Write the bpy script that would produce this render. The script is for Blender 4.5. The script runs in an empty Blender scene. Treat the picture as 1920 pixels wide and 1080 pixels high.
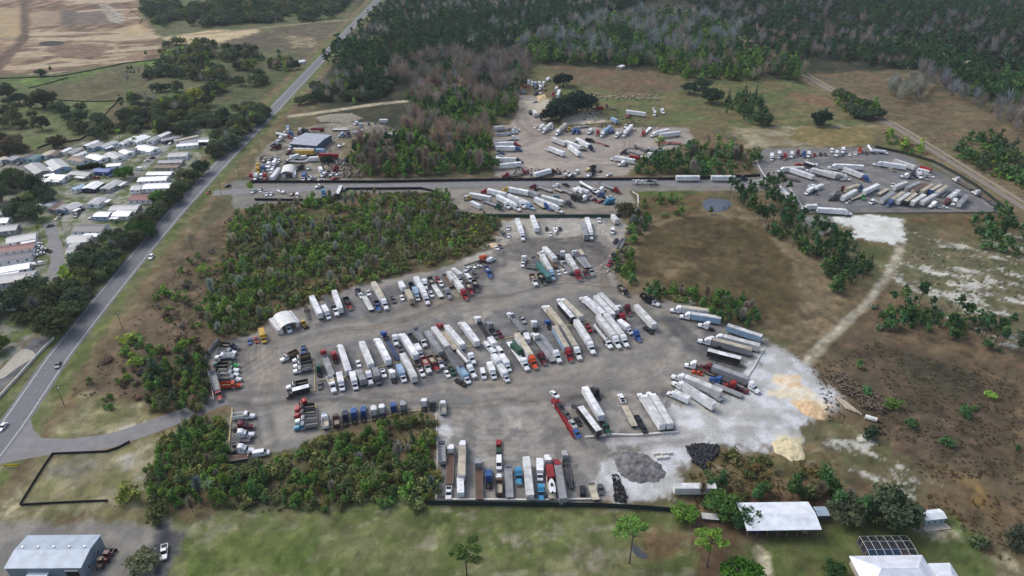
import bpy, math, random
import numpy as np
from math import radians, sin, cos, pi, atan2, hypot
random.seed(7); RNG = np.random.default_rng(11)
SC = bpy.context.scene
# ---------------------------------------------------------------- camera
F_PX, PITCH, CAM_H = 1300.0, radians(31.06), 184.0
cam_d = bpy.data.cameras.new('camera'); cam = bpy.data.objects.new('camera', cam_d)
SC.collection.objects.link(cam); SC.camera = cam
cam.location = (0, 0, CAM_H); cam.rotation_euler = (pi/2 - PITCH, 0, 0)
cam_d.sensor_width = 36; cam_d.lens = F_PX/1920*36; cam_d.clip_start = 1; cam_d.clip_end = 12000
# ---------------------------------------------------------------- sky and sun (bright overcast)
SUN_EL, SUN_AZ = radians(48), radians(-60)          # azimuth from +Y (view direction), negative = left
world = bpy.data.worlds.new('World'); SC.world = world; world.use_nodes = True
wn = world.node_tree.nodes; wl = world.node_tree.links
sky = wn.new('ShaderNodeTexSky'); sky.sky_type = 'NISHITA'; sky.sun_disc = False
sky.sun_elevation = SUN_EL; sky.sun_rotation = SUN_AZ; sky.air_density = 1.0; sky.dust_density = 3.0; sky.ozone_density = 1.0
hs = wn.new('ShaderNodeHueSaturation'); hs.inputs['Saturation'].default_value = 0.75
wl.new(sky.outputs[0], hs.inputs['Color']); wl.new(hs.outputs[0], wn['Background'].inputs[0])
wn['Background'].inputs[1].default_value = 0.15
sun_d = bpy.data.lights.new('sun', 'SUN'); sun_d.energy = 0.9; sun_d.angle = radians(24); sun_d.color = (1, 0.96, 0.9)
sun = bpy.data.objects.new('sun', sun_d); SC.collection.objects.link(sun)
sun.rotation_euler = (pi/2 - SUN_EL, 0, -SUN_AZ + pi)
SC.view_settings.view_transform = 'Standard'; SC.view_settings.look = 'None'
SC.view_settings.exposure = 0.36; SC.view_settings.gamma = 1
SC.view_settings.use_curve_mapping = False
SC.cycles.max_bounces = 4; SC.cycles.diffuse_bounces = 2; SC.cycles.glossy_bounces = 2
SC.cycles.transparent_max_bounces = 4; SC.cycles.volume_bounces = 0
# ---------------------------------------------------------------- helpers
def G(px, py, z=0.0):
    """photograph pixel -> world point on the level z"""
    u = (px-960)/F_PX; v = (py-540)/F_PX
    t = (CAM_H-z)/(sin(PITCH)+v*cos(PITCH))
    return (u*t, (cos(PITCH)-v*sin(PITCH))*t, z)
def lin(c):
    c = np.asarray(c, float)/255.0
    return np.where(c <= 0.04045, c/12.92, ((c+0.055)/1.055)**2.4)
def lin4(c): r = lin(c); return (float(r[0]), float(r[1]), float(r[2]), 1.0)
_h = RNG.random((512, 512))
def vnoise(x, y):
    xi = np.floor(x).astype(int); yi = np.floor(y).astype(int); fx = x-xi; fy = y-yi
    fx = fx*fx*(3-2*fx); fy = fy*fy*(3-2*fy)
    a = _h[xi & 511, yi & 511]; b = _h[(xi+1) & 511, yi & 511]; c = _h[xi & 511, (yi+1) & 511]; d = _h[(xi+1) & 511, (yi+1) & 511]
    return (a*(1-fx)+b*fx)*(1-fy)+(c*(1-fx)+d*fx)*fy
def fbm(x, y, s, o=4, rot=0.0, st=1.0):
    cx, sx = cos(rot), sin(rot); X = (x*cx+y*sx)/s/st; Y = (-x*sx+y*cx)/s; r = 0; a = 0.5; t = 0
    for i in range(o):
        r = r+a*vnoise(X+17.3*i, Y+9.1*i); t += a; X = X*2.03; Y = Y*2.03; a *= 0.55
    return r/t
def sstep(a, b, x): t = np.clip((x-a)/(b-a), 0, 1); return t*t*(3-2*t)
def sdist(P, X, Y):
    """signed distance to polygon, + inside"""
    P = np.asarray(P, float); Q = np.roll(P, -1, 0); d = np.full(X.shape, 1e9); ins = np.zeros(X.shape, bool)
    for (ax, ay), (bx, by) in zip(P, Q):
        ex, ey = bx-ax, by-ay; L = ex*ex+ey*ey+1e-9
        t = np.clip(((X-ax)*ex+(Y-ay)*ey)/L, 0, 1); d = np.minimum(d, (X-ax-t*ex)**2+(Y-ay-t*ey)**2)
        c = ((ay > Y) != (by > Y)) & (X < (bx-ax)*(Y-ay)/((by-ay) if abs(by-ay) > 1e-9 else 1e-9)+ax); ins ^= c
    d = np.sqrt(d); return np.where(ins, d, -d)
def ldist(P, X, Y):
    P = np.asarray(P, float); d = np.full(X.shape, 1e9)
    for (ax, ay), (bx, by) in zip(P[:-1], P[1:]):
        ex, ey = bx-ax, by-ay; L = ex*ex+ey*ey+1e-9
        t = np.clip(((X-ax)*ex+(Y-ay)*ey)/L, 0, 1); d = np.minimum(d, (X-ax-t*ex)**2+(Y-ay-t*ey)**2)
    return np.sqrt(d)
def px(s):
    v = [float(a) for a in s.replace(',', ' ').split()]
    return [G(v[i], v[i+1])[:2] for i in range(0, len(v), 2)]
COL = SC.collection
def tag(o, label=None, cat=None, group=None, kind=None):
    if label: o['label'] = label
    if cat: o['category'] = cat
    if group: o['group'] = group
    if kind: o['kind'] = kind
    return o
def empty(name, loc=(0, 0, 0), rz=0.0):
    o = bpy.data.objects.new(name, None); COL.objects.link(o); o.location = loc; o.rotation_euler = (0, 0, rz)
    o.empty_display_size = 0.5; return o
def link(name, mesh, parent=None, color=None, loc=None, rz=None):
    o = bpy.data.objects.new(name, mesh); COL.objects.link(o)
    if parent is not None: o.parent = parent
    if color is not None: o.color = color
    if loc is not None: o.location = loc
    if rz is not None: o.rotation_euler = (0, 0, rz)
    return o
# ---------------------------------------------------------------- materials
def newmat(name):
    m = bpy.data.materials.new(name); m.use_nodes = True; n = m.node_tree.nodes; l = m.node_tree.links
    return m, n, l, n['Principled BSDF']
def plain(name, c, rough=0.7, metal=0.0, var=0.25, scale=0.6, objcol=False, dirt=None, bump=0.0, bscale=20):
    m, n, l, b = newmat(name)
    tc = n.new('ShaderNodeNewGeometry') ; nz = n.new('ShaderNodeTexNoise'); nz.inputs['Scale'].default_value = scale; nz.inputs['Detail'].default_value = 5
    l.new(tc.outputs['Position'], nz.inputs['Vector'])
    mr = n.new('ShaderNodeMapRange'); mr.inputs[1].default_value = 0.3; mr.inputs[2].default_value = 0.7
    mr.inputs[3].default_value = 1-var; mr.inputs[4].default_value = 1+var*0.4; l.new(nz.outputs['Fac'], mr.inputs[0])
    mx = n.new('ShaderNodeMix'); mx.data_type = 'RGBA'; mx.blend_type = 'MULTIPLY'; mx.inputs[0].default_value = 1
    if objcol:
        oi = n.new('ShaderNodeObjectInfo'); l.new(oi.outputs['Color'], mx.inputs[6])
    else: mx.inputs[6].default_value = lin4(c)
    l.new(mr.outputs[0], mx.inputs[7]); out = mx.outputs[2]
    l.new(out, b.inputs['Base Color']); b.inputs['Roughness'].default_value = rough; b.inputs['Metallic'].default_value = metal
    if bump:
        bp = n.new('ShaderNodeBump'); bp.inputs['Strength'].default_value = bump; n2 = n.new('ShaderNodeTexNoise'); n2.inputs['Scale'].default_value = bscale
        l.new(tc.outputs['Position'], n2.inputs['Vector']); l.new(n2.outputs['Fac'], bp.inputs['Height']); l.new(bp.outputs[0], b.inputs['Normal'])
    return m
def wavemat(name, c, rough, metal, period, axis='X', objcol=False, var=0.15, depth=0.25):
    """ribbed / corrugated sheet: real ribs as bump plus weather streaks"""
    m = plain(name, c, rough, metal, var, 0.35, objcol); n = m.node_tree.nodes; l = m.node_tree.links
    tc = n.new('ShaderNodeTexCoord'); w = n.new('ShaderNodeTexWave'); w.wave_type = 'BANDS'; w.bands_direction = axis
    w.inputs['Scale'].default_value = 0.314/period*1.0; l.new(tc.outputs['Object'], w.inputs['Vector'])
    bp = n.new('ShaderNodeBump'); bp.inputs['Strength'].default_value = depth; bp.inputs['Distance'].default_value = 0.05
    l.new(w.outputs['Fac'], bp.inputs['Height']); l.new(bp.outputs[0], n['Principled BSDF'].inputs['Normal'])
    return m
M = {}
M['paint'] = plain('vehicle_paint', (200,200,200), 0.35, 0, 0.12, 0.8, True)
M['panel'] = wavemat('trailer_panel', (230,230,230), 0.45, 0, 0.6, 'X', True, 0.22, 0.3)
M['roofsk'] = wavemat('trailer_roof_skin', (225,225,225), 0.6, 0, 0.9, 'X', True, 0.45, 0.35)
M['deck'] = wavemat('deck_planks', (150,140,125), 0.8, 0, 0.25, 'Y', True, 0.35, 0.3)
M['dark'] = plain('black_steel', (42,42,44), 0.6, 0.2, 0.3)
M['tyre'] = plain('tyre_rubber', (30,30,31), 0.9)
M['rim'] = plain('wheel_rim', (170,170,172), 0.4, 0.7)
M['chrome'] = plain('polished_metal', (190,192,196), 0.25, 0.8, 0.15)
M['glass'] = plain('window_glass', (28,34,40), 0.08, 0, 0.1)
M['lamp'] = plain('lamp_lens', (215,215,205), 0.2)
M['red'] = plain('red_lens', (150,20,18), 0.3)
M['load'] = plain('dirt_load', (120,98,72), 0.95, 0, 0.4, 2)
M['wall'] = wavemat('siding', (220,220,220), 0.7, 0, 0.2, 'Z', True, 0.12, 0.25)
M['roof'] = wavemat('metal_roof', (220,220,220), 0.45, 0.1, 0.5, 'X', True, 0.22, 0.25)
M['white'] = plain('white_trim', (225,225,222), 0.5)
M['wood'] = plain('weathered_wood', (120,105,88), 0.9, 0, 0.4, 3)
M['fence'] = plain('black_fabric', (25,28,34), 0.85, 0, 0.35, 1.5)
M['gfence'] = plain('green_screen', (38,72,66), 0.85, 0, 0.35, 1.5)
M['kerb'] = plain('painted_kerb', (215,212,205), 0.8, 0, 0.3, 2)
M['conc'] = plain('concrete', (176,170,158), 0.9, 0, 0.2, 0.5)
M['water'] = plain('water', (74,82,92), 0.08, 0, 0.2, 0.1)
M['pool'] = plain('pool_water', (44,96,136), 0.05, 0, 0.2, 0.3)
def leafmat(name, trans=0.25):
    m = bpy.data.materials.new(name); m.use_nodes = True; n = m.node_tree.nodes; l = m.node_tree.links; n.clear()
    o = n.new('ShaderNodeOutputMaterial'); oi = n.new('ShaderNodeObjectInfo'); at = n.new('ShaderNodeAttribute'); at.attribute_name = 'tint'
    mx = n.new('ShaderNodeMix'); mx.data_type = 'RGBA'; mx.blend_type = 'MULTIPLY'; mx.inputs[0].default_value = 1
    l.new(oi.outputs['Color'], mx.inputs[6]); l.new(at.outputs['Color'], mx.inputs[7])
    d = n.new('ShaderNodeBsdfDiffuse'); t = n.new('ShaderNodeBsdfTranslucent'); ms = n.new('ShaderNodeMixShader'); ms.inputs[0].default_value = trans
    l.new(mx.outputs[2], d.inputs[0]); l.new(mx.outputs[2], t.inputs[0]); l.new(d.outputs[0], ms.inputs[1]); l.new(t.outputs[0], ms.inputs[2]); l.new(ms.outputs[0], o.inputs[0])
    return m
M['leaf'] = leafmat('foliage'); M['bark'] = plain('bark', (92,84,76), 0.95, 0, 0.3, 2)
M['twig'] = leafmat('bare_twigs', 0.0)
# ---------------------------------------------------------------- mesh builder
class MB:
    def __init__(s): s.v = []; s.f = []; s.m = []; s.mats = []
    def mi(s, mat):
        if mat not in s.mats: s.mats.append(mat)
        return s.mats.index(mat)
    def add(s, vs, fs, mat):
        b = len(s.v); s.v += [tuple(p) for p in vs]; k = s.mi(mat)
        for f in fs: s.f.append([b+i for i in f]); s.m.append(k)
        return s
    def box(s, x0, x1, y0, y1, z0, z1, mat, tx=0, ty=0):
        return s.add([(x0,y0,z0),(x1,y0,z0),(x1,y1,z0),(x0,y1,z0),(x0+tx,y0+ty,z1),(x1-tx,y0+ty,z1),(x1-tx,y1-ty,z1),(x0+tx,y1-ty,z1)],
                     [(3,2,1,0),(4,5,6,7),(0,1,5,4),(1,2,6,5),(2,3,7,6),(3,0,4,7)], mat)
    def prof(s, pts, w, mat, w2=None, y=0):
        """side outline (x,z) swept across y; w2(z) half-width"""
        n = len(pts); W = w2 if w2 else (lambda z: w); ar = sum(pts[i][0]*pts[(i+1)%n][1]-pts[(i+1)%n][0]*pts[i][1] for i in range(n))
        if ar < 0: pts = pts[::-1]
        vs = [(x, y-W(z), z) for x, z in pts]+[(x, y+W(z), z) for x, z in pts]
        fs = [tuple(range(n)), tuple(range(2*n-1, n-1, -1))]+[(i, i+n, (i+1)%n+n, (i+1)%n) for i in range(n)]
        return s.add(vs, fs, mat)
    def cyl(s, c, r, h, axis, mat, n=12, r2=None):
        r2 = r if r2 is None else r2; vs = []
        for k, (rr, t) in enumerate(((r, -h/2), (r2, h/2))):
            for i in range(n):
                a = 2*pi*i/n; p, q = rr*cos(a), rr*sin(a)
                vs.append({'x': (c[0]+t, c[1]+p, c[2]+q), 'y': (c[0]+q, c[1]+t, c[2]+p), 'z': (c[0]+p, c[1]+q, c[2]+t)}[axis])
        fs = [tuple(range(n-1, -1, -1)), tuple(range(n, 2*n))]+[(i, (i+1)%n, (i+1)%n+n, i+n) for i in range(n)]
        return s.add(vs, fs, mat)
    def tube(s, a, b, r, mat, n=5, r2=None):
        a = np.array(a, float); b = np.array(b, float); d = b-a; L = np.linalg.norm(d)+1e-9; d /= L
        u = np.cross(d, (0, 0, 1) if abs(d[2]) < 0.9 else (1, 0, 0)); u /= np.linalg.norm(u); w = np.cross(d, u); r2 = r if r2 is None else r2
        vs = [a+r*(cos(2*pi*i/n)*u+sin(2*pi*i/n)*w) for i in range(n)]+[b+r2*(cos(2*pi*i/n)*u+sin(2*pi*i/n)*w) for i in range(n)]
        return s.add(vs, [(i, (i+1)%n, (i+1)%n+n, i+n) for i in range(n)]+[tuple(range(n-1, -1, -1)), tuple(range(n, 2*n))], mat)
    def mesh(s, name):
        me = bpy.data.meshes.new(name); me.from_pydata(s.v, [], s.f)
        for m in s.mats: me.materials.append(m)
        me.polygons.foreach_set('material_index', s.m); me.update(); return me
    def obj(s, name, parent=None, color=None, loc=None, rz=None): return link(name, s.mesh(name), parent, color, loc, rz)
def npmesh(name, V, Fq, mat, tint=None, smooth=False):
    """V (n,3), Fq (m,k) faces of k corners, optional per-face tint (m,3)"""
    me = bpy.data.meshes.new(name); n = len(V); m, k = Fq.shape
    me.vertices.add(n); me.vertices.foreach_set('co', np.asarray(V, np.float32).ravel())
    me.loops.add(m*k); me.loops.foreach_set('vertex_index', Fq.astype(np.int32).ravel())
    me.polygons.add(m); me.polygons.foreach_set('loop_start', np.arange(0, m*k, k, dtype=np.int32))
    me.materials.append(mat)
    if tint is not None:
        a = me.attributes.new('tint', 'FLOAT_COLOR', 'FACE'); t = np.ones((m, 4), np.float32); t[:, :3] = tint; a.data.foreach_set('color', t.ravel())
    me.update(calc_edges=True); me.validate()
    if smooth: me.polygons.foreach_set('use_smooth', np.ones(m, bool))
    return me
# ================================================================ GROUND
HW = px('-60 905, 20 800, 110 668, 190 566, 260 480, 330 397, 400 322, 450 270, 510 209, 560 156, 610 103, 660 50, 708 0, 740 -32')
ACC = px('15 835, 120 838, 210 826, 300 795, 400 755, 440 740')
MID = px('400 362, 500 356, 700 350, 900 344, 1180 342, 1440 345')
TRK = px('1690 465, 1665 515, 1625 570, 1585 605, 1545 645, 1510 680')
RAIL = px('1370 60, 1400 78, 1523 150, 1620 205, 1700 252, 1800 315, 1860 352, 1960 415')
PARKR = px('75 640, -20 735')
PLANE = px('-10 268, 60 330')
LANE = px('95 525, 108 490, 100 440, 90 415')
LANE2 = px('100 420, 150 395, 200 370, 250 330, 300 285, 320 265, 300 258')
DIRTR = px('545 218, 620 208, 700 196, 760 190')
FARR = px('300 70, 420 60, 560 45, 640 38, 672 36')
WHT = (206,205,206)
# name, polygon (photo pixels), colour A, colour B, noise scale, edge noise, feather
LAY = [
 ('far forest floor','600 140, 640 60, 700 -60, 2100 -60, 2100 200, 1700 130, 1480 170, 1000 130, 760 250, 600 240',(52,58,42),(70,68,52),18,6,8),
 ('top left','-200 -60 700 -60, 640 60, 560 140, 480 240, 300 260, -200 280',(88,98,62),(104,100,74),30,6,10),
 ('earthworks','-200 -60, 240 -60, 262 25, 300 70, 300 108, 235 117, 100 137, -200 150',(156,130,106),(116,94,78),16,3,3),
 ('ochre','-200 20, 40 15, 45 70, -200 72',(176,152,116),(160,140,112),15,3,4),
 ('ochre','55 25, 130 18, 120 42, 60 52',(170,148,118),(150,130,112),15,3,4),
 ('ochre','215 55, 260 45, 285 62, 240 70',(188,166,130),(176,152,122),15,2,3),
 ('berm','0 126, 60 120, 110 108, 180 112, 235 104, 235 108, 180 117, 110 114, 60 126, 0 133',(186,166,136),(170,150,124),6,1.5,2),
 ('berm','52 70, 150 71, 240 68, 290 60, 290 64, 240 73, 150 76, 52 75',(190,172,142),(170,150,126),6,1.5,2),
 ('berm','40 105, 90 88, 170 78, 215 82, 225 95, 205 108, 220 95, 205 84, 165 82, 95 92, 45 110',(178,158,132),(160,140,116),6,1.5,2),
 ('dark till','95 84, 170 82, 205 90, 190 108, 110 104, 80 96',(118,96,82),(136,114,96),8,2,3),
 ('dark till','130 25, 190 20, 205 44, 140 48',(130,116,106),(112,98,90),6,2,3),
 ('grey spoil','112 20, 145 18, 140 48, 112 48',(96,88,80),(120,108,98),6,3,3),
 ('white streak','185 5, 205 10, 240 35, 225 45, 205 40',(182,176,166),(140,126,110),5,2,2),
 ('track','38 -20, 52 -20, 55 70, 30 100, 5 130, -30 150, -40 135, 25 85, 40 60',(92,76,64),(112,94,80),8,2,3),
 ('swale','0 146, 110 143, 235 118, 300 112, 300 118, 150 160, 60 168, 0 172',(100,120,62),(88,104,58),20,2,3),
 ('brown pasture','60 165, 150 150, 225 120, 280 125, 235 160, 220 190, 130 190',(92,88,64),(104,98,72),15,2,4),
 ('pasture','-200 150, 50 160, 110 190, 215 190, 190 240, 100 275, -200 300',(98,108,66),(112,114,80),25,4,6),
 ('rust grass','200 205, 300 195, 330 230, 220 240',(112,92,70),(98,86,62),12,5,6),
 ('pale sand','300 70, 400 56, 480 56, 500 72, 450 84, 380 82, 330 82',(200,180,142),(186,166,132),15,3,4),
 ('scrub field','480 62, 560 48, 620 42, 640 50, 590 95, 540 98, 400 82',(92,84,72),(108,98,80),10,6,6),
 ('sandy','540 65, 590 70, 590 88, 550 88',(160,146,116),(120,108,88),5,6,4),
 ('olive field','420 120, 560 100, 590 110, 520 200, 400 200, 390 150',(94,90,68),(84,92,60),14,5,6),
 ('park ground','-200 300, 60 290, 180 262, 340 235, 460 250, 380 320, 280 420, 180 540, 60 640, -40 720, -200 700',(96,106,66),(146,142,132),5,5,3),
 ('scrub','445 378, 620 360, 830 365, 850 400, 950 410, 900 470, 700 530, 500 600, 380 680, 380 780, 270 760, 110 735, 140 690, 250 560, 330 470',(112,94,78),(96,84,66),10,5,5),
 ('woods floor','400 430, 480 375, 640 365, 830 365, 860 402, 950 412, 930 460, 860 488, 700 530, 570 570, 500 612, 395 650, 385 560',(86,84,58),(112,92,72),9,5,5),
 ('verge green','58 800, 108 722, 130 728, 290 772, 300 785, 210 815, 130 830, 75 825',(118,116,80),(140,132,100),5,2,3),
 ('sand','185 815, 250 795, 300 785, 285 800, 220 822',(190,180,164),(150,142,120),3,2,2),
 ('tan verge','-100 872, 60 852, 230 838, 330 800, 340 830, 300 960, 120 975, -100 990',(124,120,84),(142,130,102),5,4,4),
 ('sand','225 860, 255 850, 262 875, 235 880',(182,176,166),(150,140,120),3,2,2),
 ('sand','250 890, 275 885, 275 905, 255 908',(186,180,172),(150,140,120),3,2,2),
 ('sand','-50 925, 40 925, 60 955, 20 978, -50 980',(168,156,128),(130,122,92),3,5,3),
 ('grey lot','85 880, 150 858, 210 860, 170 885, 100 895',(130,124,112),(120,116,96),4,4,4),
 ('south field','200 975, 330 965, 640 950, 820 938, 1260 950, 1320 975, 1345 1100, 180 1100',(94,102,58),(114,114,78),9,3,3),
 ('south field bright','340 1010, 560 985, 620 1010, 600 1060, 430 1075, 350 1100',(86,100,50),(100,108,60),12,6,7),
 ('dry patch','860 985, 915 990, 915 1005, 870 1003',(150,140,120),(120,116,84),2,3,2),
 ('dry patch','940 1005, 975 1005, 990 1040, 960 1030',(146,138,118),(110,110,76),2,3,2),
 ('dry patch','1080 1015, 1120 1020, 1150 1060, 1100 1080, 1080 1040',(142,132,116),(112,110,80),2,3,3),
 ('mud','1210 1000, 1280 1000, 1290 1040, 1235 1055, 1200 1040',(104,84,62),(120,98,72),3,3,3),
 ('yard west lot','-100 988, 90 978, 300 980, 345 1000, 300 1100, -100 1100',(146,140,132),(126,122,118),6,2,2),
 ('black mulch','298 988, 348 1000, 325 1040, 295 1070, 270 1060, 290 1020',(66,66,74),(84,82,84),3,2,1.5),
 ('main yard','392 660, 440 640, 500 612, 520 588, 580 572, 650 545, 720 525, 800 508, 870 490, 925 462, 945 432, 960 412, 1160 404, 1182 428, 1160 470, 1146 505, 1160 540, 1225 560, 1265 565, 1345 600, 1440 640, 1500 675, 1545 700, 1590 745, 1580 775, 1500 800, 1440 850, 1400 850, 1350 838, 1290 880, 1262 925, 1225 942, 822 940, 818 772, 740 776, 640 800, 560 835, 500 852, 425 868, 432 762, 396 758',(130,127,124),(152,144,136),8,1.5,1.2),
 ('tyre wear','450 690, 560 640, 900 560, 1120 510, 1250 570, 1330 640, 1280 740, 1100 770, 900 740, 600 750, 440 770',(148,139,130),(132,127,123),6,6,8),
 ('tyre wear dark','430 720, 700 735, 960 735, 1150 715, 1150 745, 960 760, 700 755, 430 750',(112,109,108),(128,120,114),6,3,4),
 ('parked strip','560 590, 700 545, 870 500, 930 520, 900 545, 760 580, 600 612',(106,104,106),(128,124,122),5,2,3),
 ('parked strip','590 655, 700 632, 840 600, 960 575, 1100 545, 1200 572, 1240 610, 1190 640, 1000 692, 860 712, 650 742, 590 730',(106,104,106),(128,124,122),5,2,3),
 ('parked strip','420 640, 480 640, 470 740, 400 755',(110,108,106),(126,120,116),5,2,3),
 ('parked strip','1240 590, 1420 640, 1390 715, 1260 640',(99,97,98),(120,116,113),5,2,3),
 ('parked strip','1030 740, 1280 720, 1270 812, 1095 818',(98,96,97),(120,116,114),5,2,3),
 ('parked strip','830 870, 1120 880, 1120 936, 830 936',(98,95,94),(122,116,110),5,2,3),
 ('pale dust','760 560, 850 545, 870 560, 780 580',(152,142,130),(138,130,120),4,3,3),
 ('pale dust','870 590, 920 585, 900 610, 870 605',(160,152,142),(140,132,124),3,2,2),
 ('pale dust','860 640, 900 640, 905 665, 870 670',(158,152,144),(140,134,126),3,2,2),
 ('pale dust','1300 700, 1380 700, 1300 770, 1230 760',(170,164,158),(148,142,136),3,3,3),
 ('pale dust','1000 790, 1120 800, 1100 840, 1010 830',(150,144,138),(126,122,118),2.5,4,3),
 ('dark asphalt','900 470, 960 452, 1060 438, 1120 442, 1140 470, 1130 500, 960 490, 900 530, 880 520',(100,97,97),(118,112,108),6,3,3),
 ('pale gravel','945 415, 1130 408, 1140 440, 1100 442, 960 448, 930 470, 880 500, 860 490, 925 464',(178,172,162),(158,152,144),3,2,2),
 ('pale gravel','1160 408, 1180 430, 1160 460, 1135 445, 1140 415',(176,168,158),(150,144,138),2,2,2),
 ('south lot','825 775, 1000 760, 1160 740, 1260 750, 1250 810, 1130 860, 1120 938, 822 940',(122,118,116),(150,144,139),5,3,3),
 ('pale patch','950 775, 975 785, 975 803, 958 798',(186,180,172),(150,144,138),1.5,1,1),
 ('white strip','818 775, 845 780, 842 800, 828 870, 818 870',(188,186,186),(150,146,142),3,2,1.5),
 ('white pad','1240 770, 1300 745, 1370 745, 1430 642, 1500 678, 1545 702, 1590 745, 1560 775, 1510 800, 1505 832, 1440 852, 1400 850, 1345 832, 1325 850, 1290 880, 1262 922, 1225 940, 1160 935, 1124 905, 1128 866, 1180 850, 1160 845, 1270 815',(206,205,208),(176,174,172),6,4,1.8),
 ('grey road on pad','1120 830, 1230 818, 1300 808, 1320 825, 1200 840',(168,164,162),(186,182,180),4,1.5,2),
 ('ochre sand','1455 705, 1500 708, 1520 735, 1490 735, 1450 715',(220,186,146),(226,208,184),4,2,1.5),
 ('cream sand','1440 735, 1510 722, 1570 765, 1545 775, 1480 750',(230,220,204),(222,206,180),4,2,1.5),
 ('ochre sand','1480 748, 1530 750, 1555 778, 1545 790, 1510 780',(214,180,140),(222,204,174),4,1.5,1.5),
 ('yellow sand','1446 828, 1498 822, 1510 845, 1508 865, 1485 868, 1452 852',(222,208,170),(210,196,160),3,2,1),
 ('east scrub','1500 660, 1600 590, 1680 540, 1950 640, 1950 1100, 1700 1100, 1560 860, 1520 800, 1590 760',(96,84,66),(112,92,72),8,6,6),
 ('mauve scrub','1570 640, 1700 640, 1900 730, 1900 900, 1750 880, 1640 780',(94,78,66),(82,72,58),7,8,8),
 ('dark wet','1680 672, 1760 672, 1820 700, 1830 745, 1780 745, 1700 715',(70,66,54),(84,76,60),6,3,4),
 ('scrub south','1340 850, 1440 850, 1520 830, 1580 880, 1560 920, 1300 915, 1290 890',(100,92,62),(118,100,74),4,3,3),
 ('sandy scrub','1540 800, 1620 800, 1680 860, 1740 900, 1700 950, 1590 880',(122,112,88),(104,102,70),4,4,4),
 ('streaks','1545 795, 1600 790, 1650 830, 1700 880, 1745 925, 1720 950, 1660 900, 1600 870, 1560 840',(108,98,72),(92,92,62),4,4,4),
 ('streaks','1800 1010, 1840 1040, 1900 1100, 1860 1100, 1800 1050',(112,102,80),(96,90,66),4,3,3),
 ('dirt drive','1310 985, 1380 1000, 1470 1005, 1530 1010, 1500 1030, 1430 1030, 1360 1100, 1310 1100, 1330 1040',(112,98,84),(98,84,70),3,3,3),
 ('red floor','1290 915, 1560 905, 1580 960, 1380 1010, 1400 1100, 1290 1100, 1310 1000',(92,72,58),(104,84,64),4,3,4),
 ('lawn','1400 1020, 1600 960, 1800 970, 1900 1100, 1390 1100',(92,96,58),(84,94,52),6,4,4),
 ('sand drive','1420 1020, 1440 1040, 1450 1080, 1428 1080, 1420 1050',(196,184,160),(160,148,124),2,1,1),
 ('white patch','1715 985, 1760 980, 1790 1000, 1750 1010',(170,160,140),(130,122,94),2,2,2),
 ('yellow weeds','1800 895, 1840 905, 1855 960, 1820 945',(134,106,62),(118,98,66),3,2,3),
 ('south east edge','1860 1000, 1900 1020, 1930 1100, 1880 1100',(150,138,116),(112,104,78),3,3,3),
 ('marsh rim','1190 400, 1280 375, 1420 390, 1450 400, 1530 450, 1570 520, 1580 610, 1510 665, 1440 620, 1360 580, 1180 550, 1150 500',(130,112,90),(110,96,74),5,2,3),
 ('marsh','1195 455, 1240 420, 1300 405, 1380 410, 1430 425, 1480 490, 1500 560, 1480 615, 1400 585, 1260 545, 1195 515',(82,70,50),(92,80,56),7,1.5,2.5),
 ('marsh pale','1235 490, 1290 485, 1310 500, 1260 520, 1230 510',(124,106,82),(106,90,66),5,4,6),
 ('north of marsh','1195 362, 1310 365, 1320 400, 1240 410, 1200 400',(108,86,64),(92,86,56),5,4,4),
 ('green','1195 358, 1310 355, 1310 364, 1195 368',(88,104,52),(80,92,48),4,2,2),
 ('sand pad north','1500 405, 1560 405, 1570 430, 1540 440, 1505 420',(140,136,134),(120,118,114),4,2,2),
 ('white sand','1570 408, 1640 402, 1690 410, 1695 430, 1708 440, 1690 462, 1660 455, 1600 445, 1595 428, 1570 418',(222,220,216),(206,202,196),5,3.2,1.2),
 ('green bank','1560 440, 1600 450, 1680 470, 1660 500, 1640 530, 1600 480',(88,92,58),(100,100,66),6,3,4),
 ('rust bank','1700 400, 1900 400, 1920 440, 1800 430, 1700 420',(112,88,62),(96,86,60),5,3,4),
 ('north east yard','1408 292, 1440 278, 1640 276, 1700 292, 1750 306, 1830 352, 1892 398, 1510 402, 1478 372, 1440 352, 1425 335',(116,114,116),(130,126,124),7,1,1),
 ('road shoulder','430 338, 1420 330, 1450 340, 1450 358, 1180 358, 660 362, 640 376, 440 392',(124,120,116),(136,130,122),6,1,1),
 ('middle yard','832 356, 1180 352, 1190 380, 1150 404, 900 402, 850 392',(134,126,120),(146,138,128),6,1,1),
 ('north yard','926 235, 958 235, 975 195, 960 180, 1000 178, 1040 200, 1015 240, 1290 238, 1300 262, 1240 290, 1190 315, 1170 331, 928 331',(166,154,144),(154,144,136),8,1.5,1.2),
 ('cream gravel','1105 205, 1160 210, 1245 216, 1240 224, 1180 226, 1100 232, 1060 234, 1050 226',(214,200,182),(200,186,168),4,1.5,1.2),
 ('cream gravel','985 190, 1030 185, 1050 200, 1020 210, 990 208',(196,184,166),(180,168,150),3,1.5,1.2),
 ('north meadow','1000 122, 1480 150, 1560 180, 1640 262, 1290 240, 1120 225, 1110 205, 1040 180, 1000 160',(96,102,64),(112,102,72),14,5,6),
 ('rust ground','1010 122, 1240 135, 1300 165, 1180 180, 1060 150',(116,92,74),(104,94,72),10,5,6),
 ('rust oval','1480 175, 1540 180, 1570 198, 1530 200, 1490 188',(128,100,78),(120,100,76),8,2,3),
 ('dry field','1370 238, 1640 235, 1650 262, 1600 275, 1400 275',(136,120,92),(150,140,118),9,4,3),
 ('olive field','1490 240, 1640 238, 1648 268, 1560 275, 1480 262',(122,108,68),(132,116,80),9,2,3),
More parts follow.
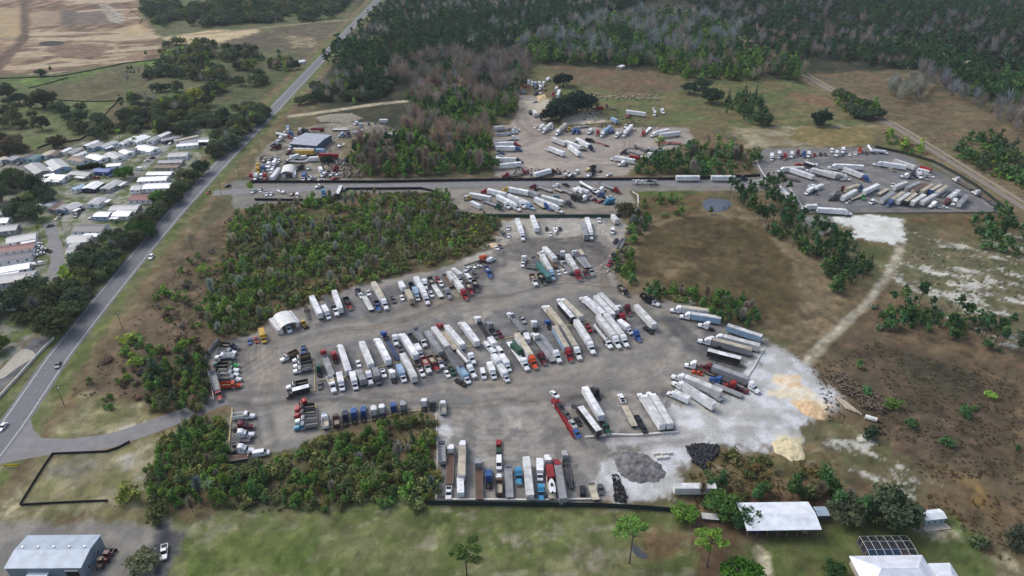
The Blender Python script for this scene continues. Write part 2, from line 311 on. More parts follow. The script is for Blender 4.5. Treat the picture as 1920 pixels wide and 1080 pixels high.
 ('north west yard','468 335, 478 300, 505 270, 540 250, 600 232, 700 228, 740 242, 735 290, 700 300, 650 336',(140,130,120),(126,118,110),6,1.5,1.2),
 ('rust lot','640 260, 760 245, 760 300, 650 330',(128,110,88),(114,104,76),6,3,3),
 ('rail meadow','1520 140, 1680 130, 1800 180, 1920 220, 1950 400, 1830 330, 1700 240',(116,98,76),(104,94,72),12,6,6),
 ('rail green','1640 240, 1720 290, 1850 370, 1900 400, 1700 292, 1640 272',(98,98,62),(108,96,72),8,2,3),
 ('east dunes','1690 465, 1940 430, 1940 660, 1820 610, 1690 545, 1660 520',(96,96,68),(112,102,80),5,6,5),
 ('far clearing','1760 88, 1850 108, 1880 125, 1820 120, 1770 105',(166,156,126),(150,140,112),9,2,4),
 ('far clearing','1430 52, 1530 50, 1530 58, 1440 62',(104,98,72),(98,96,66),9,2,4),
]
YARDS = [l[1] for l in LAY if l[0] in ('main yard', 'white pad', 'north east yard', 'middle yard', 'north yard', 'road shoulder', 'yard west lot', 'white sand', 'earthworks', 'pale sand', 'cream gravel')]
TRACKS = [(12, '440 705, 520 640, 620 612, 760 590, 900 552, 1060 528, 1150 535, 1230 585, 1300 650, 1270 710, 1180 735, 1040 742, 880 738, 700 745, 520 748, 430 745'), (9, '1140 430, 1130 500, 1150 540'), (9, '930 470, 1000 452, 1090 450, 1140 480'), (10, '480 640, 500 700, 470 760, 500 830'),
 (10, '845 790, 900 810, 1000 800, 1080 745'), (8, '900 850, 1000 850, 1120 835, 1280 815'), (8, '1250 700, 1300 760, 1360 790, 1460 800'), (10, '985 190, 975 225, 1000 255, 1100 250, 1180 265, 1160 310, 1000 315, 960 300'), (8, '1430 315, 1560 300, 1740 312, 1830 370, 1700 392, 1500 392'), (8, '840 372, 900 395, 1150 398'), (6, '560 290, 520 300, 560 322, 640 320')]
def lproj(P, X, Y):
    P = np.asarray(P, float); best = np.full(X.shape, 1e9); sd = np.zeros(X.shape); al = np.zeros(X.shape); acc = 0.0
    for (ax, ay), (bx, by) in zip(P[:-1], P[1:]):
        ex, ey = bx-ax, by-ay; L = math.hypot(ex, ey); t = np.clip(((X-ax)*ex+(Y-ay)*ey)/L**2, 0, 1); qx, qy = X-ax-t*ex, Y-ay-t*ey; dd = qx*qx+qy*qy; k = dd < best
        best = np.where(k, dd, best); cr = (ex*(Y-ay)-ey*(X-ax))/L; sd = np.where(k, np.sign(cr)*np.sqrt(dd), sd); al = np.where(k, acc+t*L, al); acc += L
    return sd, al
def ground_colour(X, Y):
    shp = X.shape; X = X.ravel(); Y = Y.ravel(); n = len(X)
    C = np.tile(lin((96,92,68)), (n, 1)); nb = fbm(X, Y, 26); C = C+(lin((114,98,74))-C)*sstep(.4, .6, nb)[:, None]
    n1 = fbm(X, Y, 6, 4); n2 = fbm(X+300, Y-90, 1.6, 3); rough = np.ones(n)*0.9
    def blend(mask, col): nonlocal C; C = C*(1-mask[:, None])+col*mask[:, None]
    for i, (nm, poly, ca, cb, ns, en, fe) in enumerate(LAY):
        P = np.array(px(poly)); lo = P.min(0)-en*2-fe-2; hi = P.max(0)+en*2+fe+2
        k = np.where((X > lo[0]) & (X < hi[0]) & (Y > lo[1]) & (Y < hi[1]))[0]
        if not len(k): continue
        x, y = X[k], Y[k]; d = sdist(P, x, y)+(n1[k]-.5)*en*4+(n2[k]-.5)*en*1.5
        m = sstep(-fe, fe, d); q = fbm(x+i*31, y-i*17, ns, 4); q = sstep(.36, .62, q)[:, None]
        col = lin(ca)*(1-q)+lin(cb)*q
        if nm in ('earthworks',):
            s = np.sin((x*0.97+y*0.12)/3.4+9*fbm(x, y, 80, 2)); w = sstep(.42, .52, fbm(x+9, y, 70, 2)); r = fbm(x, y, 14, 4, .25, 6); tr = sstep(.56, .62, fbm(x+90, y-30, 22, 3, .3, 5)); col = col*(.55+.9*r+0.26*s*w)[:, None]; col = col*(1-tr[:, None]*.7)+lin((196,180,154))*tr[:, None]*.7
        if nm in ('marsh', 'marsh rim', 'east scrub', 'mauve scrub', 'north meadow', 'rail meadow'):
            s = fbm(x+9, y, 1.9, 3); s2 = fbm(x-60, y, 5, 3, .4, 3); col = col*(.62+.44*s+.34*s2)[:, None]
        if nm in ('south field', 'pasture', 'lawn'):
            s = fbm(x, y, 4, 3, 1.35, 5); col = col*(0.82+0.36*s)[:, None]
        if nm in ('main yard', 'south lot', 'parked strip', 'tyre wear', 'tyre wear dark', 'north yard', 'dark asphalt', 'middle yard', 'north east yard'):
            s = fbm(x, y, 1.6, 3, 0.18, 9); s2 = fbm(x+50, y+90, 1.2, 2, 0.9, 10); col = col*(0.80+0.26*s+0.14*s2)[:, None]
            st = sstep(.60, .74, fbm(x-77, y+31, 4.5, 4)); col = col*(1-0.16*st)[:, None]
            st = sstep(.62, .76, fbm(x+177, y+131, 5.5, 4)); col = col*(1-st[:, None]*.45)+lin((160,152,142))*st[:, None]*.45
        if nm in ('east dunes', 'sandy scrub', 'streaks'):
            st = sstep(.56, .66, fbm(x, y, 6, 5, -0.5, 2.0)*.7+.3*fbm(x, y, 1.6, 3)+.02); col = col*(1-st[:, None])+lin((190,184,178))*st[:, None]
        if nm in ('tan verge', 'verge green', 'sandy scrub', 'scrub south', 'south field', 'dry field'):
            st = sstep(.60, .72, fbm(x+40, y, 3.5, 4, 0.2, 2)); col = col*(1-st[:, None]*.4)+lin((168,158,140))*st[:, None]*.4
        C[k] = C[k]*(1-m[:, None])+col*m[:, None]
    # wheel ruts along the haul ways
    for w, s in TRACKS:
        P = np.array(px(s)); lo = P.min(0)-w*2; hi = P.max(0)+w*2; k = np.where((X > lo[0]) & (X < hi[0]) & (Y > lo[1]) & (Y < hi[1]))[0]; sd, al = lproj(P, X[k], Y[k]); sd = sd+(fbm(X[k], Y[k], 25, 2)-.5)*10
        fo = sstep(w*1.2, w*.4, abs(sd)); r1 = vnoise(sd/1.2+50, al/60); r2 = vnoise(sd/3.4+90, al/90); warm = vnoise(sd/2.2+9, al/30)
        f = 1.03+fo*((r1-.5)*.46+(r2-.5)*.40); C[k] = C[k]*f[:, None]*(1+fo[:, None]*(warm[:, None]-.4)*np.array([.10, .02, -.07]))
    # highway verges and tracks
    for line, w, fe, ca, cb in ((HW, 19, 3, (126,112,88), (116,98,74)), (HW, 13, 2.5, (98,106,60), (112,112,78)), (TRK, 2.0, 1.4, (156,144,126), (176,168,154)),
                                (RAIL, 11, 3, (128,110,88), (112,102,76)), (DIRTR, 4, 1, (186,172,148), (170,158,138)), (FARR, 4, 1.5, (150,138,116), (140,130,108)),
                                (LANE2, 3.4, .5, (146,142,142), (156,152,148)), (PARKR, 4.2, .5, (112,110,116), (120,118,120)), (PLANE, 3, .5, (128,124,122), (120,118,116))):
        d = ldist(line, X, Y); m = sstep(fe, -fe, d-w+(n1-.5)*fe*2); q = sstep(.4, .6, fbm(X+w, Y, 5, 3))[:, None]; blend(m, lin(ca)*(1-q)+lin(cb)*q)
    wild = np.ones(n)
    for s in YARDS: P = np.array(px(s)); wild = np.minimum(wild, sstep(1, -3, sdist(P, X, Y)))
    n3 = fbm(X-77, Y+12, 2.2, 4); n4 = fbm(X+5, Y-200, 13, 3); g = C.mean(1, keepdims=True); Cw = (C*.95+g*.05)*(0.56+.50*n3+.42*n4)[:, None]
    str_ = sstep(.52, .66, fbm(X+500, Y, 4.5, 4))[:, None]; dk = sstep(.55, .70, fbm(X, Y+800, 3.2, 4))[:, None]; Cw = Cw*(1+.30*str_*np.array([1.05, 1.0, .9]))*(1-.26*dk)
    C = C*(1-wild[:, None])+Cw*np.array([.955, .97, .93])*wild[:, None]; C = C*(0.80+0.24*n1+0.16*n2)[:, None]*np.array([.965, 1.0, .99])
    return np.clip(C, 0.004, .9).reshape(shp+(3,))
def build_ground():
    ys = [60.0]
    while ys[-1] < 1500: y = ys[-1]; ys.append(y+0.85+4.4*(y/1200)**1.6)
    while ys[-1] < 9000: ys.append(ys[-1]*1.12)
    ys = np.array([-3000., -800, -200, 0]+ys); u = np.linspace(-1, 1, 621)
    u = np.sign(u)*np.where(abs(u) < .93, abs(u)/.93, 1+(abs(u)-.93)*60)
    hw = np.interp(ys, [-200, 60, 135, 400, 1233, 9000], [150, 158, 168, 350, 1010, 7000])
    X = u[None, :]*hw[:, None]; Y = np.repeat(ys[:, None], len(u), 1); C = ground_colour(X, Y)
    V = np.stack([X, Y, np.zeros_like(X)], -1).reshape(-1, 3); r, c = X.shape
    a = (np.arange(r-1)[:, None]*c+np.arange(c-1)[None, :]).ravel(); Fq = np.stack([a, a+1, a+c+1, a+c], 1)
    m, n, l, b = newmat('ground_cover'); at = n.new('ShaderNodeAttribute'); at.attribute_name = 'soil'
    geo = n.new('ShaderNodeNewGeometry'); mx = n.new('ShaderNodeMix'); mx.data_type = 'RGBA'; mx.blend_type = 'MULTIPLY'; mx.inputs[0].default_value = 1
    prev = None
    for sc, lo, hi in ((1.1, .80, 1.14), (4.0, .82, 1.12), (0.22, .9, 1.08)):
        nz = n.new('ShaderNodeTexNoise'); nz.inputs['Scale'].default_value = sc; nz.inputs['Detail'].default_value = 6; nz.inputs['Roughness'].default_value = .65
        l.new(geo.outputs['Position'], nz.inputs['Vector']); mr = n.new('ShaderNodeMapRange'); mr.inputs[1].default_value = .3; mr.inputs[2].default_value = .7
        mr.inputs[3].default_value = lo; mr.inputs[4].default_value = hi; l.new(nz.outputs['Fac'], mr.inputs[0])
        if prev is None: prev = mr.outputs[0]
        else: mm = n.new('ShaderNodeMath'); mm.operation = 'MULTIPLY'; l.new(prev, mm.inputs[0]); l.new(mr.outputs[0], mm.inputs[1]); prev = mm.outputs[0]
    l.new(at.outputs['Color'], mx.inputs[6]); l.new(prev, mx.inputs[7]); l.new(mx.outputs[2], b.inputs['Base Color']); b.inputs['Roughness'].default_value = .95
    b.inputs['Specular IOR Level'].default_value = 0.15
    me = npmesh('ground', V, Fq, m); t = np.ones((len(V), 4), np.float32); t[:, :3] = C.reshape(-1, 3)
    A = me.attributes.new('soil', 'FLOAT_COLOR', 'POINT'); A.data.foreach_set('color', t.ravel())
    tag(link('ground', me), 'flat ground of dirt yards, scrub, sand and pasture', 'ground', kind='structure')
build_ground()
def ribbon(name, line, w, mat, z, off=0.0, dash=None, label=None, kind='structure', parent=None, color=None):
    P = np.array(line); T = np.gradient(P, axis=0); T /= np.linalg.norm(T, axis=1)[:, None]; N = np.stack([-T[:, 1], T[:, 0]], 1)
    seg = np.r_[0, np.cumsum(np.linalg.norm(np.diff(P, axis=0), axis=1))]; ss = np.arange(0, seg[-1], 4.0)
    Q = np.stack([np.interp(ss, seg, P[:, k]) for k in (0, 1)], 1); NN = np.stack([np.interp(ss, seg, N[:, k]) for k in (0, 1)], 1); NN /= np.linalg.norm(NN, axis=1)[:, None]
    A = Q+NN*(off+w/2); B = Q+NN*(off-w/2); n = len(ss); V = np.zeros((2*n, 3)); V[:n, :2] = A; V[n:, :2] = B; V[:, 2] = z
    i = np.arange(n-1)
    if dash: i = i[(i % dash) == 0]
    me = npmesh(name, V, np.stack([i+n, i+n+1, i+1, i], 1), mat); o = link(name, me, parent, color)
    if kind: tag(o, label, None, kind=kind)
    return o
M['asph'] = plain('asphalt', (112,113,118), 0.85, 0, 0.16, 0.5, bump=.1, bscale=8)
M['asph2'] = plain('worn_asphalt', (128,127,128), 0.85, 0, 0.18, 0.25, bump=.1, bscale=8)
M['line'] = plain('road_paint', (205,205,200), 0.7, 0, 0.35, 1.2)
M['yline'] = plain('yellow_road_paint', (150,142,96), 0.7, 0, 0.4, 1.2)
ribbon('road', ACC, 8.5, M['asph2'], .008, label='access road curving from the highway to the truck yard')
ribbon('road', MID, 9.5, M['asph2'], .008, label='paved road past the middle yard')
ribbon('road', LANE, 6.5, M['asph2'], .008, label='paved lane ending in the mobile home park')
HWo = ribbon('road', HW, 11.5, M['asph'], .016, label='two lane highway running up the left of the photo')
for off in (-4.3, 4.3): ribbon('road_marking', HW, .32, M['line'], .024, off, kind='structure', label='white edge line of the highway')
ribbon('road_marking', HW, .22, M['yline'], .024, 0, dash=3, label='faded dashed centre line of the highway')
# junction flare
mb = MB(); pj = px('-60 910, 12 845, 55 775, 62 805, 85 828, 120 833, 120 848, 60 858, 0 870, -60 960'); mb.add([(x, y, .012) for x, y in pj], [tuple(range(len(pj)))[::-1]], M['asph2'])
tag(mb.obj('road'), 'asphalt junction flare where the access road meets the highway', kind='structure')
# railway
ribbon('railway_ballast', RAIL, 4.4, plain('ballast', (150,140,132), .95, 0, .35, 2), .02, label='pale ballast bed of the single railway line')
for o_ in (-.72, .72): ribbon('railway_ballast', RAIL, .25, M['dark'], .14, o_, label='steel rail of the railway line')
ribbon('road', RAIL, 3.0, plain('gravel_track', (150,138,122), .95, 0, .3, 1), .012, 6, label='gravel service track beside the railway')
# pond and wet hollows
def sheet(name, s, mat, z, label=None, kind='structure', cat=None):
    p = px(s); n = len(p); out = []
    for i in range(n):                     # rounded outline
        a, b, c = np.array(p[i-1]), np.array(p[i]), np.array(p[(i+1) % n])
        for t in (0, .25, .5, .75): q = (1-t)**2*(a+b)/2+2*t*(1-t)*b+t*t*(b+c)/2; out.append((q[0], q[1], z))
    mb = MB(); mb.add(out, [tuple(range(len(out)))], mat); me = mb.mesh(name)
    if me.polygons[0].normal.z < 0: me.flip_normals()
    return tag(link(name, me), label, cat, kind=kind)
sheet('water', '1316 380, 1325 373, 1345 372, 1368 375, 1374 386, 1358 397, 1335 398, 1320 392', M['water'], .03, 'small grey pond beside the middle road')
sheet('water', '1182 1018, 1192 1022, 1205 1035, 1218 1040, 1210 1050, 1194 1044, 1184 1032', plain('dark_puddle', (62,66,74), .55), .03, 'dark puddle in the south field')
sheet('water', '72 80, 95 76, 122 78, 120 84, 90 87, 74 85', plain('dark_water', (40,34,34), .95), .03, 'dark water hole in the earthworks')
sheet('road', '-5 700, 5 690, 40 650, 68 660, 62 672, 30 690, 0 715', M['conc'], .01, 'pale concrete drive beside the highway')
# ================================================================ VEHICLES
# Each template: list of (part name, mesh, colour slot or None, x, y, z). Slots: A main paint, B body, R roof. Length L, look-height H.
def wheel_mesh():
    mb = MB(); mb.cyl((0,0,0), .5, .34, 'y', M['tyre'], 14); mb.cyl((0,0,0), .27, .37, 'y', M['rim'], 10); return mb.mesh('wheel')
def cwheel_mesh():
    mb = MB(); mb.cyl((0,0,0), .34, .24, 'y', M['tyre'], 12); mb.cyl((0,0,0), .19, .26, 'y', M['rim'], 8); return mb.mesh('wheel')
WHEEL, CWHEEL = wheel_mesh(), cwheel_mesh()
def tractor_parts(f, sleeper=True, box=False):
    """front bumper at x=f, pointing +x"""
    P = []; X = lambda s: f-s
    def part(n, fn, slot=None):
        mb = MB(); fn(mb); P.append((n, mb.mesh(n), slot, 0, 0, 0))
    cw = lambda z: 1.16-.06*max(0, z-2.2)
    part('hood', lambda m: m.prof([(X(.15),.95),(X(.25),1.5),(X(2.3),1.95),(X(2.3),.9)], 0, M['paint'], lambda z: .78+.18*(1.9-z)).box(X(1.95), X(.65), -1.2, -.72, .95, 1.3, M['paint'], .25, .1).box(X(1.95), X(.65), .72, 1.2, .95, 1.3, M['paint'], .25, .1), 'A')
    part('grille', lambda m: m.box(X(.22), X(.08), -.55, .55, .75, 1.5, M['chrome']))
    part('bumper', lambda m: m.box(X(.3), X(0), -1.18, 1.18, .42, .8, M['chrome'], .05, .03))
    for s in (-1, 1):
        part('headlight', lambda m: m.box(X(.34), X(.14), s*.98-.18, s*.98+.18, .98, 1.22, M['lamp'], .03, .03))
    top = 2.85
    part('cab', lambda m: m.prof([(X(2.05),1.0),(X(2.05),1.84),(X(2.85),2.74),(X(3.75),top),(X(3.75),1.0)], 0, M['paint'], cw), 'A')
    part('windshield', lambda m: m.add([(X(2.06),-1.06,1.90),(X(2.06),1.06,1.90),(X(2.78),1.02,2.71),(X(2.78),-1.02,2.71)], [(3,2,1,0)], M['glass']).box(X(3.3), X(2.5), -1.2, -1.12, 1.9, 2.45, M['glass']).box(X(3.3), X(2.5), 1.12, 1.2, 1.9, 2.45, M['glass']))
    if sleeper:
        part('sleeper', lambda m: m.prof([(X(3.25),2.80),(X(3.9),3.75),(X(4.6),3.95),(X(5.6),3.95),(X(5.6),1.0),(X(3.77),1.0),(X(3.77),2.84)], 0, M['paint'], lambda z: 1.24-.05*max(0, z-2)), 'A')
        part('side_window', lambda m: m.box(X(4.7), X(4.2), -1.275, -1.2, 2.3, 2.7, M['glass']).box(X(4.7), X(4.2), 1.2, 1.275, 2.3, 2.7, M['glass']))
    L = 8.3 if sleeper else 6.8
    ax = (1.35, L-2.3, L-1.0)
    part('chassis', lambda m: m.box(X(L), X(.5), -.45, .45, .62, .95, M['dark']).box(X(L-.6), X(L-2.5), -.5, .5, .95, 1.12, M['dark']).box(X(L), X(L-.1), -1.1, 1.1, .5, .8, M['dark']))
    for s in (-1, 1):
        part('fuel_tank', lambda m: m.cyl((X(4.3 if sleeper else 3.4), s*.95, .72), .32, 1.5, 'x', M['chrome'], 12))
        if sleeper: part('exhaust_stack', lambda m: m.cyl((X(5.75), s*.95, 2.4), .09, 3.2, 'z', M['chrome'], 8))
        for a in ax: P.append(('wheel', WHEEL, None, X(a), s*(1.02 if a < 2 else .95), .5))
    return P
def merge_far(P, name, wheels):
    """far copies: same shapes, running gear and wheels in the one chassis mesh"""
    keep = []; mb = MB()
    for n, me, sl, x, y, z in P:
        if sl is None:
            idx = {i: m for i, m in enumerate(me.materials)}
            vs = [(v.co.x+x, v.co.y+y, v.co.z+z) for v in me.vertices]
            for i, m in idx.items(): mb.add(vs, [tuple(p.vertices) for p in me.polygons if p.material_index == i], m) if any(p.material_index == i for p in me.polygons) else None
        else: keep.append((n, me, sl, x, y, z))
    keep.append(('chassis', mb.mesh('chassis'), None, 0, 0, 0)); return keep
def trailer_parts(x1, x0, kind='van', hitched=True):
    """trailer from nose x1 back to tail x0"""
    P = []; L = x1-x0
    def part(n, fn, slot=None):
        mb = MB(); fn(mb); P.append((n, mb.mesh(n), slot, 0, 0, 0))
    if kind in ('van', 'reefer', 'curtain'):
        part('trailer_box', lambda m: m.box(x0, x1, -1.3, 1.3, 1.18, 4.06, M['panel']), 'B')
        part('trailer_roof', lambda m: m.box(x0+.05, x1-.05, -1.25, 1.25, 4.062, 4.10, M['roofsk'], .04, .04), 'R')
        part('corner_rail', lambda m: [m.box(x0-.03, x0+.10, y-.06, y+.06, 1.1, 4.11, M['chrome']) for y in (-1.27, 1.27)] and [m.box(x0, x1, y-.03, y+.03, 1.08, 1.22, M['chrome']) for y in (-1.3, 1.3)])
        part('rear_door', lambda m: m.box(x0-.05, x0-.004, -1.2, -.02, 1.25, 3.95, M['panel']).box(x0-.05, x0-.004, .02, 1.2, 1.25, 3.95, M['panel']).box(x0-.09, x0-.05, -.5, -.45, 1.3, 3.9, M['chrome']).box(x0-.09, x0-.05, .45, .5, 1.3, 3.9, M['chrome']), 'B')
    elif kind == 'flat':
        part('deck', lambda m: m.box(x0, x1, -1.28, 1.28, 1.2, 1.42, M['deck']), 'B')
        part('side_rail', lambda m: m.box(x0, x1, -1.34, -1.285, 1.15, 1.46, M['chrome']).box(x0, x1, 1.285, 1.34, 1.15, 1.46, M['chrome']).box(x1-.12, x1-.004, -1.25, 1.25, 1.425, 2.3, M['chrome']))
    elif kind == 'tank':
        part('tank', lambda m: m.cyl(((x0+x1)/2, 0, 2.3), 1.12, L-.6, 'x', M['paint'], 18).cyl((x1-.15, 0, 2.3), 1.12, .3, 'x', M['paint'], 18, .8).cyl((x0+.15, 0, 2.3), .8, .3, 'x', M['paint'], 18, 1.12), 'B')
        part('walkway', lambda m: m.box(x0+1, x1-1, -.3, .3, 3.42, 3.5, M['dark']) and [m.cyl((x0+L*k, 0, 3.5), .3, .25, 'z', M['chrome'], 10) for k in (.25, .5, .75)])
    elif kind == 'dump':
        part('dump_body', lambda m: m.box(x0, x1, -1.28, -1.2, 1.25, 2.9, M['panel']).box(x0, x1, 1.2, 1.28, 1.25, 2.9, M['panel']).box(x0, x0+.08, -1.2, 1.2, 1.25, 2.85, M['panel']).box(x1-.08, x1, -1.2, 1.2, 1.25, 2.85, M['panel']).box(x0+.08, x1-.08, -1.2, 1.2, 1.25, 1.4, M['panel']), 'B')
        part('tarp_bow', lambda m: [m.box(x0+L*k-.05, x0+L*k+.05, -1.2, 1.2, 2.86, 2.93, M['chrome']) for k in (.15, .3, .45, .6, .75, .9)])
    elif kind == 'chassis':
        part('beam', lambda m: m.box(x0, x1, -.55, -.3, 1.0, 1.3, M['paint']).box(x0, x1, .3, .55, 1.0, 1.3, M['paint']) and [m.box(x0+L*k-.1, x0+L*k+.1, -1.2, 1.2, 1.02, 1.25, M['paint']) for k in (.01, .25, .5, .75, .985)], 'B')
    part('running_gear', lambda m: m.box(x0+.2, x0+4.6, -.5, .5, .75, 1.15, M['dark']))
    part('rear_guard', lambda m: m.box(x0-.02, x0+.06, -1.0, 1.0, .5, .62, M['dark']).box(x0-.02, x0+.06, -.06, .06, .62, 1.2, M['dark']))
    for s in (-1, 1): part('landing_leg', lambda m: m.box(x1-3.0, x1-2.8, s*.72-.08, s*.72+.08, 0.05, 1.15, M['dark']))
    for s in (-1, 1):
        for a in ((1.6, 2.9) if L > 9 else (1.6,)): P.append(('wheel', WHEEL, None, x0+a, s*.98, .5))
    return P
def dump_truck(L=9.0):
    P = [p for p in tractor_parts(L/2, False) if p[0] not in ('chassis', 'wheel')]; f = L/2; X = lambda s: f-s
    def part(n, fn, slot=None):
        mb = MB(); fn(mb); P.append((n, mb.mesh(n), slot, 0, 0, 0))
    part('dump_body', lambda m: m.box(-L/2, X(4.0), -1.28, -1.2, 1.2, 2.75, M['panel']).box(-L/2, X(4.0), 1.2, 1.28, 1.2, 2.75, M['panel']).box(-L/2, -L/2+.08, -1.2, 1.2, 1.2, 2.6, M['panel']).box(X(4.1), X(4.0), -1.2, 1.2, 1.2, 3.05, M['panel']).box(X(4.0), X(3.1), -1.15, 1.15, 3.0, 3.08, M['panel']).box(-L/2+.08, X(4.1), -1.2, 1.2, 1.2, 1.32, M['panel']), 'B')
    part('bed_liner', lambda m: m.box(-L/2+.09, X(4.12), -1.19, 1.19, 1.33, 1.55, M['roofsk'], .3, .2), 'R')
    part('chassis', lambda m: m.box(-L/2+.1, X(.5), -.45, .45, .65, 1.15, M['dark']).box(-L/2, -L/2+.1, -1.1, 1.1, .55, .9, M['dark']))
    for s in (-1, 1):
        for a in (1.35, 5.0, 6.2, 7.4): P.append(('wheel', WHEEL, None, X(a), s*.98, .5))
    return P
def box_truck(L=8.6):
    f = L/2; X = lambda s: f-s; P = []
    def part(n, fn, slot=None):
        mb = MB(); fn(mb); P.append((n, mb.mesh(n), slot, 0, 0, 0))
    part('cab', lambda m: m.prof([(X(0),.55),(X(.05),1.15),(X(.9),1.45),(X(1.5),2.35),(X(2.4),2.45),(X(2.4),.55)], 0, M['paint'], lambda z: 1.05-.08*max(0, z-1.4)), 'A')
    part('windshield', lambda m: m.add([(X(.93),-.92,1.5),(X(.93),.92,1.5),(X(1.46),.86,2.3),(X(1.46),-.86,2.3)], [(3,2,1,0)], M['glass']).box(X(2.2), X(1.6), -1.06, -.98, 1.5, 2.15, M['glass']).box(X(2.2), X(1.6), .98, 1.06, 1.5, 2.15, M['glass']))
    part('cargo_box', lambda m: m.box(-L/2, X(2.5), -1.25, 1.25, 1.0, 3.55, M['panel']), 'B')
    part('box_roof', lambda m: m.box(-L/2+.04, X(2.54), -1.21, 1.21, 3.552, 3.6, M['roofsk'], .04, .04), 'R')
    part('bumper', lambda m: m.box(X(.12), X(-.05), -1.0, 1.0, .4, .62, M['dark']))
    part('chassis', lambda m: m.box(-L/2+.1, X(.4), -.42, .42, .6, .98, M['dark']))
    for s in (-1, 1):
        for a in (1.1, L-2.0): P.append(('wheel', WHEEL, None, X(a), s*.92, .48))
    return P
def light_vehicle(kind):
    P = []
    def part(n, fn, slot=None):
        mb = MB(); fn(mb); P.append((n, mb.mesh(n), slot, 0, 0, 0))
    if kind == 'car':
        L, W = 4.7, .9; body = [(-2.35,.35),(-2.33,.9),(-1.7,1.0),(1.0,.98),(2.1,.78),(2.35,.6),(2.35,.35)]
        cab = [(-1.75,.98),(-1.2,1.42),(.2,1.45),(1.05,.95)]; roof = (-1.15, .15, 1.43, 1.48); wx = 1.4; wr = 'c'
    elif kind == 'suv':
        L, W = 4.9, .97; body = [(-2.45,.4),(-2.45,1.1),(.9,1.12),(2.3,.98),(2.45,.7),(2.45,.4)]
        cab = [(-2.35,1.1),(-2.1,1.75),(.1,1.78),(.95,1.1)]; roof = (-2.05, .05, 1.755, 1.82); wx = 1.45; wr = 'c'
    elif kind == 'van':
        L, W = 5.9, 1.0; body = [(-2.95,.45),(-2.95,2.35),(1.0,2.4),(2.0,1.45),(2.85,1.1),(2.95,.45)]
        cab = None; roof = None; wx = 1.9; wr = 'c'
    else:
        L, W = 5.9, 1.0; body = [(-2.95,.5),(-2.95,1.15),(-2.85,1.15),(-2.85,.8),(-.95,.8),(-.95,1.18),(1.6,1.18),(2.85,1.05),(2.95,.5)]
        cab = [(-.9,1.16),(-.7,1.8),(.6,1.85),(1.35,1.16)]; roof = (-.68, .55, 1.825, 1.9); wx = 1.85; wr = 'c'
    part('body', lambda m: m.prof(body, 0, M['paint'], lambda z: W-(.08*(z-1.3) if z > 1.3 else 0)), 'A')
    if kind == 'pickup':
        part('bed_side', lambda m: m.box(-2.94, -.95, -1.005, -.86, .78, 1.2, M['paint']).box(-2.94, -.95, .86, 1.005, .78, 1.2, M['paint']).box(-2.96, -2.82, -.86, .86, .78, 1.19, M['paint']), 'A')
        part('bed_liner', lambda m: m.box(-2.8, -.97, -.85, .85, .802, .84, M['dark']))
    if cab:
        part('cabin_glass', lambda m: m.prof(cab, 0, M['glass'], lambda z: W-.07-.16*max(0, z-1.0)))
        part('roof', lambda m: m.box(roof[0], roof[1], -W+.2, W-.2, roof[2], roof[3], M['paint'], .06, .06), 'A')
    else:
        part('windshield', lambda m: m.add([(1.08,-.84,2.33),(1.08,.84,2.33),(1.97,.9,1.5),(1.97,-.9,1.5)], [(0,1,2,3)], M['glass']).box(.2, 1.1, -1.0, -.9, 1.5, 2.0, M['glass']).box(.2, 1.1, .9, 1.0, 1.5, 2.0, M['glass']))
    for s in (-1, 1):
        part('headlight', lambda m: m.box(L/2-.12, L/2+.01, s*(W-.25)-.14, s*(W-.25)+.14, .62, .76, M['lamp']))
        part('tail_light', lambda m: m.box(-L/2-.02, -L/2+.08, s*(W-.14)-.1, s*(W-.14)+.1, .7, .95, M['red']))
        for x in (-wx, wx): P.append(('wheel', CWHEEL, None, x, s*(W-.1), .34))
    return P
def camper():
    P = []; 
    def part(n, fn, slot=None):
        mb = MB(); fn(mb); P.append((n, mb.mesh(n), slot, 0, 0, 0))
    part('body', lambda m: m.prof([(-4.2,.6),(-4.2,3.0),(3.6,3.0),(4.2,2.0),(4.1,.6)], 1.2, M['paint']), 'A')
    part('roof_hatch', lambda m: [m.box(x-.35, x+.35, -.35, .35, 3.002, 3.15, M['white'], .05, .05) for x in (-2.6, 0, 2.2)])
    part('window', lambda m: [m.box(x, x+1.0, s*1.2-.03, s*1.2+.03, 1.7, 2.3, M['glass']) for x in (-3.2, -.8, 1.6) for s in (-1, 1)])
    part('hitch', lambda m: m.box(4.1, 5.2, -.12, .12, .5, .65, M['dark']))
    for s in (-1, 1):
        for x in (-.9, .2): P.append(('wheel', CWHEEL, None, x, s*1.08, .34))
    return P
def loader():
    P = []
    def part(n, fn, slot=None):
        mb = MB(); fn(mb); P.append((n, mb.mesh(n), slot, 0, 0, 0))
    part('body', lambda m: m.box(-2.6, .3, -.85, .85, .9, 1.9, M['paint'], .15, .1).box(.3, 1.4, -.5, .5, .8, 1.5, M['paint'], .1, .1), 'A')
    part('cab', lambda m: m.box(-.9, .5, -.7, .7, 1.9, 3.0, M['glass'], .1, .08))
    part('cab_roof', lambda m: m.box(-1.0, .6, -.8, .8, 3.0, 3.12, M['paint']), 'A')
    part('arm', lambda m: m.box(.8, 2.6, -.75, -.55, 1.0, 1.3, M['paint']).box(.8, 2.6, .55, .75, 1.0, 1.3, M['paint']), 'A')
    part('bucket', lambda m: m.prof([(2.5,.3),(2.5,1.3),(3.3,1.0),(3.5,.25)], 1.2, M['dark']))
    for s in (-1, 1):
        for x in (-1.7, 1.1): P.append(('wheel', WHEEL, None, x, s*1.0, .5))
    return P
